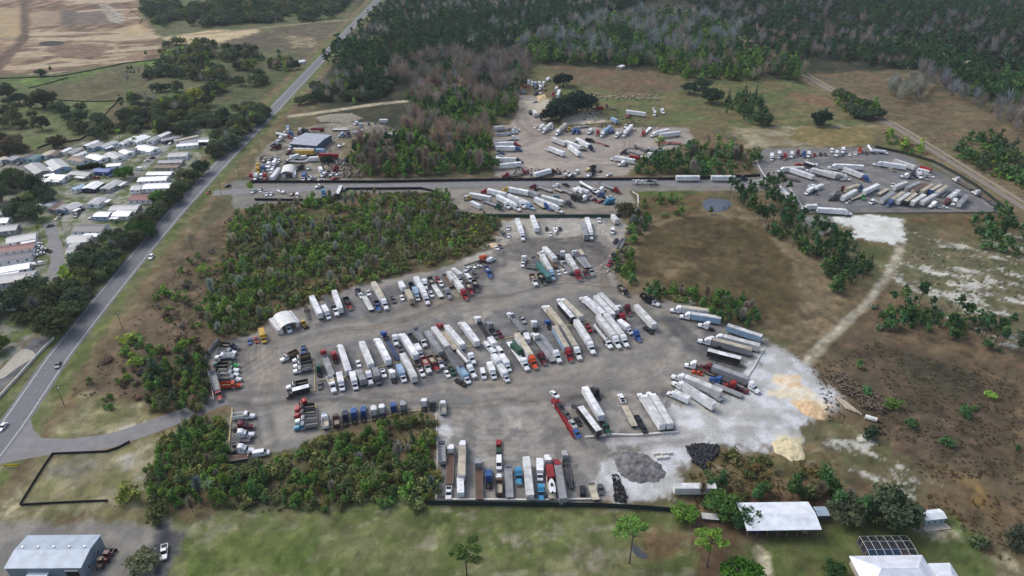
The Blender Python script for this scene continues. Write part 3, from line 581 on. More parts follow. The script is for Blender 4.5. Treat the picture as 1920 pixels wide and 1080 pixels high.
def boat():
    P = []
    def part(n, fn, slot=None):
        mb = MB(); fn(mb); P.append((n, mb.mesh(n), slot, 0, 0, 0))
    def hull(m):
        n = 9; vs = []
        for i in range(n):
            t = i/(n-1); x = -3.4+7.2*t; w = 1.15*(1-max(0, t-.45)**2*3.2); w = max(w, .05); vs += [(x, -w, 1.6+.3*t), (x, 0, .75+.5*t*t), (x, w, 1.6+.3*t)]
        fs = []
        for i in range(n-1):
            a = 3*i; fs += [(a, a+3, a+4, a+1), (a+1, a+4, a+5, a+2), (a+2, a+5, a+3, a)]
        m.add(vs, fs+[(0, 1, 2)], M['paint'])
    part('hull', hull, 'A')
    part('console', lambda m: m.box(-.6, .5, -.45, .45, 1.75, 2.5, M['glass'], .15, .1))
    part('outboard_motor', lambda m: m.box(-3.8, -3.4, -.25, .25, 1.0, 2.1, M['dark'], .05, .05))
    part('trailer_frame', lambda m: m.box(-2.5, 4.6, -.1, .1, .5, .62, M['chrome']).box(-2.4, -.4, -.95, .95, .45, .55, M['chrome']))
    for s in (-1, 1): P.append(('wheel', CWHEEL, None, -1.4, s*1.05, .34))
    return P
def carrier(L=21.0):
    P = tractor_parts(L/2, False); x0, x1 = -L/2, L/2-4.2
    def part(n, fn, slot=None):
        mb = MB(); fn(mb); P.append((n, mb.mesh(n), slot, 0, 0, 0))
    part('lower_deck', lambda m: m.box(x0, x1, -1.25, -.5, .9, 1.05, M['paint']).box(x0, x1, .5, 1.25, .9, 1.05, M['paint']), 'A')
    part('upper_deck', lambda m: m.box(x0+.6, x1+2.6, -1.25, -.55, 3.0, 3.12, M['paint']).box(x0+.6, x1+2.6, .55, 1.25, 3.0, 3.12, M['paint']) and [m.box(x-.08, x+.08, -.55, .55, 3.0, 3.1, M['paint']) for x in np.linspace(x0+1, x1+2, 7)], 'A')
    part('frame_post', lambda m: [m.box(x-.08, x+.08, y-.08, y+.08, .9, 3.0, M['paint']) for x in np.linspace(x0+.8, x1-.3, 5) for y in (-1.2, 1.2)], 'A')
    for s in (-1, 1):
        for a in (4.6, 5.8): P.append(('wheel', WHEEL, None, x0+a, s*.98, .5))
    return P
def container(L=6.1):
    P = []
    def part(n, fn, slot=None):
        mb = MB(); fn(mb); P.append((n, mb.mesh(n), slot, 0, 0, 0))
    part('box', lambda m: m.box(-L/2, L/2, -1.22, 1.22, .12, 2.6, M['panel']), 'B'); part('roof', lambda m: m.box(-L/2+.04, L/2-.04, -1.18, 1.18, 2.602, 2.64, M['roofsk'], .04, .04), 'R')
    part('corner_post', lambda m: [m.box(x-.08, x+.08, y-.08, y+.08, 0, 2.66, M['dark']) for x in (-L/2, L/2) for y in (-1.22, 1.22)])
    part('door', lambda m: m.box(-L/2-.05, -L/2-.003, -1.1, -.02, .2, 2.5, M['panel']).box(-L/2-.05, -L/2-.003, .02, 1.1, .2, 2.5, M['panel']), 'B')
    return P
SEMI_L = 21.6; 
def semi(kind): return tractor_parts(SEMI_L/2, True)+trailer_parts(SEMI_L/2-6.0, -SEMI_L/2, kind)
def daysemi(kind, L=18.5): return tractor_parts(L/2, False)+trailer_parts(L/2-4.4, -L/2, kind)
# code: (builder, length, look height, object name, phrase, category, default colours)
KIND = {
 'S': (lambda: semi('van'), SEMI_L, 3.4, 'semi_truck', 'semi truck with {B} box trailer', 'semi truck'),
 'F': (lambda: semi('flat'), SEMI_L, 2.0, 'flatbed_semi_truck', 'semi truck with {B} flatbed trailer', 'semi truck'),
 'E': (lambda: daysemi('dump', 17), 17, 2.4, 'dump_semi_truck', 'semi truck with {B} open dump trailer', 'semi truck'),
 'K': (lambda: daysemi('tank', 18), 18, 2.6, 'tanker_truck', 'tanker truck with {B} tank', 'tanker truck'),
 'T': (lambda: tractor_parts(4.15, True), 8.3, 2.4, 'truck_tractor', 'truck tractor without trailer', 'truck'),
 'Y': (lambda: tractor_parts(3.4, False), 6.8, 1.9, 'day_cab_tractor', 'day cab truck tractor', 'truck'),
 'V': (lambda: trailer_parts(8.1, -8.1, 'van', False), 16.2, 3.6, 'box_trailer', 'box trailer parked alone', 'trailer'),
 'v': (lambda: trailer_parts(4.4, -4.4, 'van', False), 8.8, 3.6, 'short_box_trailer', 'short box trailer', 'trailer'),
 'L': (lambda: trailer_parts(7.3, -7.3, 'flat', False), 14.6, 1.4, 'flatbed_trailer', 'empty flatbed trailer', 'trailer'),
 'l': (lambda: trailer_parts(4.0, -4.0, 'flat', False), 8, 1.4, 'short_flatbed_trailer', 'short flatbed trailer', 'trailer'),
 'H': (lambda: trailer_parts(7.0, -7.0, 'chassis', False), 14, 1.2, 'chassis_trailer', 'bare chassis trailer', 'trailer'),
 'X': (lambda: trailer_parts(6.0, -6.0, 'dump', False), 12, 2.4, 'dump_trailer', 'open dump trailer', 'trailer'),
 'k': (lambda: trailer_parts(6.0, -6.0, 'tank', False), 12, 2.6, 'tank_trailer', 'tank trailer', 'trailer'),
 'D': (dump_truck, 9.0, 2.3, 'dump_truck', 'dump truck with {B} bed', 'dump truck'),
 'B': (box_truck, 8.6, 3.0, 'box_truck', 'box truck', 'box truck'),
 'N': (lambda: light_vehicle('van'), 5.9, 1.8, 'cargo_van', 'cargo van', 'van'),
 'P': (lambda: light_vehicle('pickup'), 5.9, 1.2, 'pickup_truck', 'pickup truck', 'pickup'),
 'C': (lambda: light_vehicle('car'), 4.7, 1.0, 'parked_car', 'car', 'car'),
 'U': (lambda: light_vehicle('suv'), 4.9, 1.3, 'sport_utility_vehicle', 'boxy family car', 'car'),
 'R': (camper, 8.4, 2.4, 'camper_trailer', 'camper', 'camper'),
 'W': (loader, 6.1, 2.0, 'wheel_loader', 'wheel loader', 'loader'),
 'b': (boat, 7.4, 1.6, 'trailered_boat', 'boat on a trailer', 'boat'),
 'M': (carrier, 21.0, 2.5, 'car_carrier', 'car carrier truck', 'truck'),
 'O': (container, 6.1, 2.2, 'storage_container', 'storage container', 'container'),
}
PAL = dict(w=((238,240,243),'white'), g=((150,152,156),'grey'), d=((88,88,92),'dark grey'), k=((34,35,38),'black'), r=((150,28,34),'red'), m=((96,24,34),'maroon'), b=((44,84,148),'blue'),
 n=((34,42,70),'navy blue'), c=((62,142,180),'bright blue'), l=((150,180,206),'pale blue'), t=((190,180,160),'tan'), u=((100,78,64),'brown'), o=((206,76,26),'orange'), y=((204,166,62),'yellow'),
 e=((28,78,56),'green'), E=((30,150,60),'bright green'), s=((176,178,180),'silver'), h=((216,217,216),'off white'), a=((60,112,112),'teal'), p=((70,56,80),'purple'))
TPL = {}
def template(code, far):
    if (code, far) not in TPL:
        P = KIND[code][0](); TPL[(code, far)] = merge_far(P, code, True) if far else P
    return TPL[(code, far)]
VEH = []                                            # (root, code, colours, yard, sortkey)
def place(code, P1, P2, cols, yard, deck=0.0, exact=False):
    """front and rear of the vehicle's top, photo pixels; sits on the ground (or a deck)"""
    L, H = KIND[code][1], KIND[code][2]+deck
    a = np.array(G(*P1, z=H)[:2]); b = np.array(G(*P2, z=H)[:2]); mid = (a+b)/2; d = a-b; dist = math.hypot(*d); ang = atan2(d[1], d[0])
    root = empty(KIND[code][3], (mid[0], mid[1], deck), ang)
    sc = min(1.12, max(.88, dist/L)) if code not in 'CUPN' else 1.0
    root.scale = (sc, 1, 1)
    far = P1[1] < 425
    cs = {'A': cols[0], 'B': cols[1] if len(cols) > 1 else cols[0], 'R': cols[2] if len(cols) > 2 else (cols[1] if len(cols) > 1 and code not in 'DV' else ('t' if code == 'D' else cols[0]))}
    if code in 'VvkXLlHO': cs['B'] = cols[0]; cs['R'] = cols[1] if len(cols) > 1 else cols[0]
    jit = random.uniform(.86, 1.03); mats = {k: tuple(min(1, x*jit) for x in lin(PAL[v][0]))+(1,) for k, v in cs.items()}
    for n, me, sl, x, y, z in template(code, far):
        o = link(n, me, root, mats[sl] if sl else None)
        if x or y or z: o.location = (x, y, z)
    VEH.append((root, code, cols, yard, P1)); return root
ORD = ['first','second','third','fourth','fifth','sixth','seventh','eighth','ninth','tenth','eleventh','twelfth','thirteenth','fourteenth','fifteenth','sixteenth','seventeenth','eighteenth','nineteenth','twentieth']
def ordw(i):
    if i < 20: return ORD[i]
    t = {2:'twenty',3:'thirty',4:'forty',5:'fifty'}[(i+1)//10]; r = (i+1) % 10; return t+('-'+ORD[r-1] if r else '')
def desc(code, cols):
    c0 = PAL[cols[0]][1]; b = PAL[cols[1]][1] if len(cols) > 1 else c0; s = KIND[code][4].format(B=b)
    if code in 'VvLlHXkO' and len(cols) > 1 and cols[1] != cols[0]: s += ' under a '+PAL[cols[1]][1]+' roof'
    if code == 'B' and len(cols) > 2: s += ' with a '+PAL[cols[2]][1]+' roof'
    return c0+' '+s
def label_vehicles():
    from collections import defaultdict
    g = defaultdict(list)
    for v in VEH: g[v[3]].append(v)
    for yard, L in g.items():
        sub = defaultdict(list)
        for v in L: sub[desc(v[1], v[2])].append(v)
        for d, vs in sub.items():
            vs.sort(key=lambda v: v[4][0])
            for i, v in enumerate(vs):
                if len(vs) == 1: lab = d+' '+yard
                elif len(vs) == 2: lab = ('left' if i == 0 else 'right')+' of two: '+d+' '+yard
                else: lab = ordw(i)+' from left, '+d+' '+yard
                tag(v[0], lab, KIND[v[1]][5], 'vehicles '+yard)
def zone(yard, ox, oy, k, data):
    for line in data.split(';'):
        t = line.split()
        if not t: continue
        x1, y1, x2, y2 = map(float, t[1:5]); num = [q for q in t[5:] if q[0].isdigit()]; cols = ''.join(q for q in t[5:] if not q[0].isdigit())
        place(t[0], (ox+x1/k, oy+y1/k), (ox+x2/k, oy+y2/k), cols, yard, float(num[0]) if num else 0)
A_ = 'along the woods'
zone(A_, 380, 380, 4, '''B 458 1020 436 945 y;C 352 1050 352 1022 b;C 405 1040 395 1010 r;N 655 965 630 905 w;H 800 875 775 785 k;W 775 920 740 880 y;V 815 700 882 838 w;B 948 850 900 765 w;
L 975 770 915 700 d;Y 1010 840 985 775 w;V 985 660 1035 798 w;D 1128 820 1052 675 r k k;Y 1160 665 1165 640 n;P 1195 705 1175 675 w;L 1205 695 1265 802 h;P 1250 690 1232 650 w;l 1300 735 1265 690 d;Y 1328 805 1295 735 b;
S 1385 778 1275 592 w h t;P 1442 750 1412 695 d;C 1502 730 1488 688 w;v 1530 648 1572 732 t;B 1466 572 1512 645 r w;Y 1555 575 1568 640 n;B 1622 725 1580 618 w l;S 1695 740 1595 555 w;P 1725 705 1700 655 w;
T 1675 635 1655 568 w;D 1690 535 1722 600 g d;L 1725 605 1790 705 h;P 1770 595 1755 550 r;P 1795 620 1778 580 w;L 1815 548 1862 625 u;T 1862 712 1812 625 g''')
zone(A_, 740, 400, 4, '''v 405 438 445 500 h;v 440 418 490 455 h;S 542 618 425 458 r h;P 540 460 525 418 w;N 575 500 545 462 w;P 615 485 585 425 d;C 600 400 640 392 w;C 560 400 545 415 w;D 585 598 540 515 r u;D 620 570 595 500 k;
T 640 305 700 352 o;N 748 325 692 352 w;H 545 385 650 352 k;D 735 490 672 375 b b;C 800 252 780 232 d;P 495 508 475 480 w;C 770 262 755 250 w''')
B_ = 'on the north gravel'
zone(B_, 740, 400, 4, '''P 850 125 850 85 w;C 855 180 855 145 w;P 825 165 805 140 d;S 970 185 915 35 w;V 1030 15 1070 115 w;C 1140 125 1140 98 k;b 1208 178 1200 72 w;C 1242 130 1238 95 k;C 1170 165 1165 140 w;
V 1408 55 1440 182 g;S 1482 182 1438 25 w;P 1537 65 1532 28 w;v 1638 15 1665 48 h;N 1632 158 1638 92 w;C 1770 68 1775 40 k;C 1740 150 1770 122 k;P 1595 402 1628 340 r;Y 1630 330 1655 285 k;X 1665 292 1728 170 g;P 1655 210 1665 195 k''')
C_ = 'in the north cluster'
zone(C_, 740, 400, 4, '''T 965 305 978 360 w k;P 960 390 965 362 w;l 1005 395 1040 400 d;L 1050 345 1090 400 d;S 1208 492 1095 295 l h;T 1085 282 1118 318 w;V 1075 372 1158 480 a;V 1130 262 1195 330 w;T 1255 262 1265 332 w;
S 1402 485 1288 300 r h;E 1250 345 1330 440 w g;C 1238 462 1218 420 w;C 1288 445 1252 418 w;T 1340 268 1358 318 w;l 1378 265 1415 312 t;L 1372 330 1435 400 g;L 1412 330 1455 395 g;Y 1448 470 1425 412 m;Y 1490 462 1462 402 g;
D 1068 532 1022 450 w u;D 1128 515 1085 450 k;L 1160 330 1205 395 u;P 1215 300 1235 330 d''')
D_ = 'at the northeast bend'
zone(D_, 740, 400, 4, 'D 1758 602 1682 540 k d;D 1925 640 1870 615 k')
zone(D_, 1000, 520, 4, '''D 950 195 832 150 w k;S 1028 215 1348 258 w h t;S 1105 262 1402 310 w l h;T 1235 335 1362 375 w;V 1455 360 1715 445 l h;S 1325 418 1698 515 w h h;S 1235 440 1640 545 w g t;P 1352 512 1442 528 k;V 1335 555 1530 605 k w''')
E_ = 'in upper middle line'
zone(E_, 380, 600, 4, '''D 578 290 712 230 w u;P 755 238 755 200 b;D 668 292 808 258 w u;D 675 335 812 298 w k;D 675 372 815 345 w g;D 620 492 790 458 w k;B 615 545 802 498 k k w;T 866 300 876 408 e;F 893 212 968 405 r g;T 972 215 1000 302 r;
S 1018 155 1095 385 w;C 1175 345 1160 300 w;V 1190 158 1268 342 w h;S 1292 110 1395 308 w;Y 1340 70 1385 140 b;H 1385 150 1470 300 b;T 1455 172 1435 108 w;P 1490 225 1470 180 d;S 1475 75 1602 268 w;l 1552 108 1605 170 k;
Y 1672 190 1640 135 w;X 1598 70 1640 140 g;V 1678 85 1790 245 g g;V 1730 55 1838 200 h h;B 1640 250 1600 185 w''')
zone(E_, 800, 500, 4, '''F 80 415 215 612 r t;S 120 412 272 590 w;S 245 390 380 568 w;F 362 362 488 560 w k;T 450 395 500 475 g;P 525 530 500 490 d;P 555 515 540 490 m;O 745 502 760 545 w;E 610 328 728 480 w g;P 735 415 700 372 s;
T 795 388 820 462 w;Y 895 388 930 455 b;S 875 265 1015 440 w t t;S 985 215 1160 380 w h t;V 1008 285 1085 372 k w;S 1155 202 1325 355 w;V 1265 218 1400 362 w;V 1300 202 1430 330 h;T 1420 275 1450 340 w;T 1530 345 1488 278 m;
V 1565 285 1712 440 h h;P 1690 490 1638 455 k''')
F_ = 'in lower middle line'
zone(F_, 380, 600, 4, '''C 880 515 880 455 d;D 988 530 948 415 w w;B 1045 502 1022 392 w;B 1145 490 1120 390 w;v 1170 385 1200 442 g;T 1262 468 1232 368 w;B 1318 452 1290 362 d g;P 1362 418 1345 368 w;T 1405 350 1440 450 w;B 1525 465 1455 305 w l;
V 1490 238 1600 450 h;P 1655 415 1625 360 w;D 1708 390 1650 268 w r;D 1765 368 1700 262 r u;D 1800 340 1765 268 w u;P 1825 360 1800 310 d;C 1848 425 1820 372 w;P 1888 405 1855 345 e;P 1640 370 1610 320 u''')
zone(F_, 800, 500, 4, '''V 168 640 248 735 g d;B 335 868 228 728 w l;k 240 628 312 712 h;T 358 708 310 645 w b;T 368 815 290 725 w;P 280 880 230 850 k;N 435 835 412 755 w;B 508 810 470 718 w;N 475 610 440 572 w;N 525 660 480 615 w;B 520 590 480 540 w;
N 575 655 530 602 w;B 560 735 500 662 w;B 622 755 560 660 w;B 610 832 545 740 w;F 762 765 615 555 w w;O 705 630 645 575 e e 1.45;S 832 745 670 495 o h t;T 890 715 835 630 m;F 790 488 948 700 w g;F 1005 705 850 500 w g;
S 1098 688 952 442 r l t;S 1162 675 1015 432 w g t;S 1265 632 1115 395 w w h;P 1230 482 1202 432 r;K 1388 592 1262 435 w s;S 1460 588 1280 362 w h;S 1520 578 1338 352 w w h;B 1545 478 1440 400 w;T 1495 415 1445 345 r;T 1602 540 1545 470 b b''')
G_ = 'by the white sand'
zone(G_, 1000, 520, 4, '''T 1148 640 1248 662 w;S 1245 630 1615 765 m g g;C 1215 705 1245 715 o;L 1250 680 1380 730 u;L 1350 715 1500 790 d;T 1335 740 1435 788 b;T 1445 790 1545 812 r;P 1590 850 1535 835 m;T 1698 845 1590 780 w;
S 1038 705 1412 860 w h h;S 1045 752 1360 958 w w h;B 995 830 1185 915 w w h;H 1215 800 1335 870 b;l 1335 865 1395 905 g;L 1400 818 1508 862 g''')
zone(G_, 780, 700, 4, '''M 1015 150 1215 478 r;C 1055 165 1025 140 w 3.15;C 1100 270 1070 225 k 3.15;C 1150 325 1110 285 d 3.15;C 1195 400 1160 350 s 3.15;C 1222 470 1195 425 b 3.15;C 1235 385 1198 328 k;S 1180 188 1372 440 d k w;V 1265 105 1392 322 w w;T 1325 85 1372 178 k;Y 1450 448 1395 345 e;
P 1522 140 1565 228 w;L 1562 238 1635 388 t;P 1685 372 1662 328 k;P 1722 440 1690 378 k;S 1675 118 1850 392 w w h;S 1745 108 1908 385 w w h''')
H_ = 'in the bottom row'
zone(H_, 780, 700, 4, '''X 192 515 198 662 g;F 264 520 248 822 w u;P 242 938 248 845 w;S 350 470 342 775 w h t;R 332 795 335 890 w;F 466 628 475 935 g u;T 545 700 545 840 b;P 622 508 620 560 r;P 620 565 620 620 e;N 622 692 622 632 w;D 622 705 623 935 w u;
L 692 705 702 930 g;T 775 815 762 682 c;V 826 630 858 918 h h;B 932 775 928 642 w;T 940 940 936 808 c;F 982 598 1022 928 w t;O 1000 690 1015 780 r r 1.45;b 1015 810 1022 870 w 1.45;S 1050 608 1105 948 r g g;H 1112 568 1178 915 d;Y 1112 568 1128 680 s;U 1248 832 1252 915 k;l 1318 845 1345 932 t;C 1392 900 1380 828 d;
''')
I_ = 'above the thicket'
zone(I_, 780, 700, 4, 'T 60 170 60 260 w k;Y 122 192 124 262 d;D 200 188 202 292 w h')
zone(I_, 380, 600, 4, 'D 910 682 920 798 l w;D 995 688 1002 785 k u;T 1062 655 1072 775 n;T 1128 640 1138 755 b;T 1202 628 1205 745 b;T 1275 622 1292 732 h;T 1338 612 1350 712 w;T 1422 598 1438 702 b;T 1495 588 1512 695 g')
J_ = 'at the west end'
zone(J_, 400, 750, 9, '''D 1345 435 1755 375 c g;D 1365 325 1745 280 w g;D 1348 225 1725 185 r d;D 1362 125 1700 95 r k;T 1440 65 1600 22 r;D 700 225 315 260 w w;T 680 400 300 440 m;T 685 530 290 590 w;l 575 650 365 660 d;T 680 800 300 830 w k;N 935 850 670 890 w;
l 560 945 290 985 u;b 420 720 280 860 k''')
zone(J_, 380, 640, 9, '''D 605 75 300 45 n k;D 560 155 250 150 w g;D 195 235 525 230 w w;D 195 345 450 325 a k;D 608 370 240 400 E k;D 605 450 225 455 w k;D 600 530 250 520 w g;D 645 605 265 590 w g;D 655 700 290 730 o o;E 300 1000 150 470 r g''')
K_ = 'in northeast yard'
zone(K_, 1420, 265, 8, '''C 130 245 132 195 t;B 215 262 222 165 w;B 322 228 340 130 w g w;T 415 262 422 165 r;T 512 240 522 140 w;T 605 200 618 115 m;T 698 235 705 130 b;T 766 230 774 140 w;P 858 225 860 160 r;P 943 220 950 150 k;P 1012 218 1022 150 d;N 1122 160 1122 95 w;
T 1190 212 1192 130 w;T 1288 160 1290 85 w;C 1280 215 1280 180 a;C 1388 212 1388 170 w;P 1472 212 1474 140 w;D 1545 155 1545 95 o;P 1635 200 1640 130 d;k 1672 60 1730 140 w;S 305 405 690 395 w h;V 500 405 848 520 w w;S 735 385 1185 512 w h;
F 862 375 1142 402 w g;S 1055 345 1600 375 w w;S 1405 530 1000 440 w h;S 1715 555 1300 400 b h;T 1625 560 1500 475 m;T 1300 560 1180 485 g;H 1085 565 900 500 k;L 345 515 635 582 u;P 590 335 655 340 o;v 740 320 830 350 k w;
B 715 755 860 680 w;Y 895 770 850 720 n;N 800 655 865 670 w;R 880 690 975 650 w;V 340 690 455 800 w w;v 500 790 575 845 w;S 1438 1040 905 1010 w w;B 672 965 900 960 w;S 1575 635 1345 715 b t;Y 1530 730 1570 660 b;V 1275 845 1490 725 h;
L 1380 870 1570 800 t;Y 1600 850 1590 800 E;C 1340 915 1395 895 w;T 1325 680 1265 720 m;D 1060 840 1230 830 d;D 1120 780 1240 760 g;N 1695 915 1750 870 w''')
zone(K_, 1620, 265, 7.385, '''k 140 120 245 130 w;C 320 160 290 135 w;S 128 275 590 345 w w;V 420 250 715 350 h;v 800 350 915 385 r r;R 735 380 905 420 w;T 532 465 640 475 w;T 685 505 670 400 p;T 815 490 720 430 w;T 895 515 830 460 g;P 955 485 870 465 w;P 370 370 410 395 t;
V -20 700 220 585 w;V 445 620 560 575 h;V 590 650 770 570 g;V 680 680 850 590 t u;V 800 690 965 595 t;V 928 680 1070 600 b t;V 1005 710 1140 620 h t;H 1060 780 1210 665 g;Y 400 620 405 580 w;V 205 845 445 670 h g;S 318 855 560 700 b h t;
V 445 840 660 705 h;V 555 850 745 710 k t;V 655 850 850 730 h;V 785 850 1005 725 h;T 885 890 1050 840 w;T 1110 850 1200 800 m;V 1170 785 1320 670 w h;T 1225 865 1290 790 w;V 1305 875 1445 730 h g;P 1155 912 1040 902 w;P 90 850 180 820 w;
L 185 735 330 655 t;F 1285 525 1450 618 w u;T 1510 670 1620 730 w;L 1630 740 1740 820 u;l 1755 840 1850 880 d;P 1830 955 1920 955 n''')
N_ = 'in middle yard'
zone(N_, 860, 325, 9.6, '''S 115 350 575 435 w h w;S 402 265 850 370 r w;S 1400 600 860 375 l w h;S 1115 608 690 400 w w;T 1200 590 1075 490 w;S 770 240 1265 335 y w;v 1260 320 1450 385 g;S 1895 650 1360 440 w w;V 1495 405 1885 510 h;T 1665 625 1505 520 b;
L 1400 520 1490 575 t;T 800 620 650 560 e;T 912 590 810 530 w;L 440 490 690 575 g;R 410 600 215 505 w;W 120 440 240 425 y;T 1305 210 1400 250 m;L 1440 240 1650 310 g;l 1720 260 1860 320 t''')
zone(N_, 1020, 325, 9.6, '''F 170 200 510 350 w g;P 330 170 450 220 n;N 480 240 620 320 w;B 545 215 720 325 w;B 620 260 800 330 w;K 965 320 655 150 w w;H 700 220 960 370 n;T 965 300 1105 265 w;T 1378 310 1225 270 r;L 1050 195 1210 255 g;T 975 360 1115 395 b;
v 510 380 665 430 k k;T 660 450 790 425 w;D 880 440 720 370 g;P 120 415 280 420 c;T 540 565 360 490 d e;C 560 480 510 450 k;P 880 440 950 490 m;P 1000 500 1060 490 r;B 1080 490 1260 460 c;C 1140 545 1240 525 n;P 1150 425 1240 425 w''')
Q_ = 'on the paved road'
zone(Q_, 840, 320, 4.8, 'M 1890 95 1655 92 s;C 1745 88 1700 90 w 3.15;C 1840 88 1800 90 k 3.15')
zone(Q_, 0, 0, 1, 'V 1268 331 1312 331 w w;V 1334 331 1378 331 w w;T 1404 333 1384 333 n')
R_ = 'in the north yard'
zone(R_, 920, 200, 9.6, '''v 80 372 215 355 h;L 150 425 350 395 d;T 478 430 350 450 w;T 500 395 400 400 w;L 150 500 340 490 b;F 438 560 150 595 w g;S 545 645 65 660 r w;S 575 730 85 725 b w;C 105 885 215 872 w;P 120 840 240 835 b;S 592 940 100 930 n w;V 165 1045 550 1005 w w;Y 240 1030 130 1020 n;
C 785 375 840 350 w;B 850 395 975 305 w;S 935 425 1090 300 w h;Y 1070 400 1145 325 w;S 1150 485 1375 285 w h t;W 1340 430 1480 370 y;T 1450 455 1550 395 b;T 1545 460 1610 400 b;L 1530 360 1720 345 g;T 1735 465 1860 390 w;
S 985 705 1320 835 w w;V 1105 555 1345 650 h h;V 1345 615 1625 715 w w;V 1390 680 1620 850 w w;S 1895 755 1520 560 n w;L 1075 785 1200 840 h;Y 1500 625 1590 655 e;C 1740 790 1640 760 k;D 1870 600 1720 580 k;T 680 30 740 130 g;v 770 20 830 180 w''')
zone(R_, 1120, 190, 9.6, '''H 0 740 175 790 r;S 30 615 270 415 w l;T 205 545 300 510 b;T -10 590 30 510 r;F 325 630 475 490 w g;S 442 610 640 405 w w;Y 510 470 510 410 w;F 790 610 970 440 r w;S 960 580 1290 505 w w;V 1140 590 1490 550 w w;T 1050 690 1200 650 w;L 1110 765 1300 740 r;l 1300 735 1530 760 r;
S 255 985 660 1060 w w;T 430 900 550 900 n;L 540 870 775 950 g;L 690 805 880 880 d;H 560 850 680 835 k;K 1230 830 980 930 w w;B 890 930 1000 950 w;R 780 1000 920 1020 w;v 620 985 730 1000 r;V 520 165 870 215 w w;Y 500 285 620 230 r;O -20 105 100 95 r;Y 170 105 170 40 m;
P 1010 160 1010 95 w;T 1030 240 1035 170 w;T 1210 200 1130 130 w;v 230 270 390 370 l;l 200 120 350 130 d;D 890 860 1000 850 n w''')
zone(R_, 900, 120, 4.8, '''T 200 990 280 1000 r;F 438 965 230 1000 r d;S 692 935 490 990 m w;C 680 985 735 975 k;P 760 990 820 960 w;P 790 1005 850 985 w;N 845 985 895 945 w;D 940 950 1050 910 y k;D 960 1000 1040 960 w k;C 1135 1000 1190 985 w;T 1240 895 1330 885 w;C 1055 970 1095 955 k''')
zone(R_, 960, 140, 10.8, '''T 335 180 338 105 w;Y 330 270 330 205 r;T 400 210 410 130 w;B 465 230 480 110 l;T 570 200 540 140 w;B 600 230 665 110 w;R 695 115 760 45 w;T 440 380 530 340 n;T 270 330 180 350 l;P 100 340 180 370 k;Y 70 450 30 385 w;P 420 545 510 530 h;
T 840 470 840 310 r;V 905 455 975 270 w w;v 890 285 910 250 h;C 640 310 690 300 m;P 560 380 620 360 s;R 1000 590 880 540 w;P 480 265 530 260 n;T 545 290 600 220 w;P 250 240 310 240 r''')
S_ = 'round the workshop'
zone(S_, 460, 220, 8.64, '''D 385 490 580 460 m;T 450 400 560 400 w;P 420 440 500 425 n;K 700 290 545 260 r w;T 535 350 600 320 w;T 740 310 750 215 b;T 690 200 690 145 l;T 640 215 720 210 w;k 1055 185 1275 180 r;T 880 240 890 175 h;D 1040 210 910 190 d;T 850 290 890 240 m;
T 780 385 840 330 w;Y 730 400 795 390 r;T 700 500 770 455 w;T 650 560 790 550 m;V 780 510 1110 520 h;V 865 545 1050 545 y;B 1330 530 1140 520 l;V 1205 595 1490 600 r;B 665 660 870 600 w;N 890 640 950 630 w;B 975 660 1180 650 w;L 740 705 930 715 g;
T 195 880 205 800 y;T 200 810 205 745 y;T 275 870 300 760 b;T 350 770 400 740 w;B 415 800 510 660 w;Y 480 670 490 620 w;N 360 835 385 790 w;T 85 990 90 900 r;T 130 1000 210 900 w;N 240 980 260 900 w;T 300 990 330 890 r;V 410 1000 560 800 w w;N 405 880 440 835 w;
B 915 1000 975 870 w b;Y 1010 830 1015 780 w;B 1240 900 1200 790 w;N 1240 930 1290 900 w;P 1040 990 1090 970 w;C 1015 960 1060 945 h;P 1370 930 1440 890 w;C 1480 920 1540 905 w;D 1400 850 1480 810 m r;P 1300 880 1370 860 p;C 1320 930 1350 900 d;D 820 830 930 780 n;
P 1410 990 1480 975 r;C 1570 760 1640 740 k;D 1590 720 1650 650 d;C 1190 1010 1250 1005 w;b 1640 420 1460 470 w;T 1520 280 1620 260 l;T 1640 300 1690 220 n;N 1720 235 1830 240 w;L 1420 180 1640 165 t;L 1430 195 1640 190 w;N 1880 240 1890 200 w;N 1750 105 1820 60 w;N 1860 150 1870 80 l;
P 230 690 290 610 k;Y 280 700 340 650 t;P 380 680 440 650 g;P 520 720 570 680 w;C 740 960 780 920 k;P 640 740 700 700 k''')
zone(S_, 440, 180, 4.8, 'C 1205 265 1210 230 n;C 1255 250 1265 225 a;R 1300 215 1375 218 w')
T_ = 'in the asphalt strip'
zone(T_, 440, 180, 4.8, 'C 235 865 225 835 w;C 255 885 275 840 s;C 275 900 300 860 w;C 315 900 345 855 w;b 380 850 450 860 w;Y 730 810 790 800 w;T 795 900 800 830 c;V 925 880 955 815 k w;l 860 895 885 870 g;C 500 890 530 870 m;N 550 912 568 865 w;C 105 780 160 775 k;C 225 860 245 820 e;P 160 860 180 845 w')
U_ = 'driving on the highway'
zone(U_, 0, 0, 1, 'C 388 362 393 356 r;U 280 485 286 475 w;C 105 690 111 676 d;C -2 806 10 792 w;C 418 349 435 346 k;C 687 20 691 17 k')
V_ = 'parked in the mobile home park'
zone(V_, 0, 380, 6.75, 'C 620 285 640 280 d;C 450 655 560 625 w;C 460 600 575 570 w;P 555 590 620 605 k;C 455 555 510 550 w;b 545 745 385 770 w;C 700 205 750 180 t;P 750 150 800 120 n;U 940 180 970 130 g;C 970 150 1000 110 k;C 1000 95 1050 80 k;U 1115 185 1215 180 w;C 460 525 490 515 w')
zone(V_, 160, 230, 8, 'C 960 525 1040 515 n;C 880 570 970 555 h;C 1240 320 1310 290 s;U 1210 300 1280 280 n;N 760 670 830 680 w;U 100 800 230 830 r;C 410 370 500 350 w;C 490 420 510 420 m')
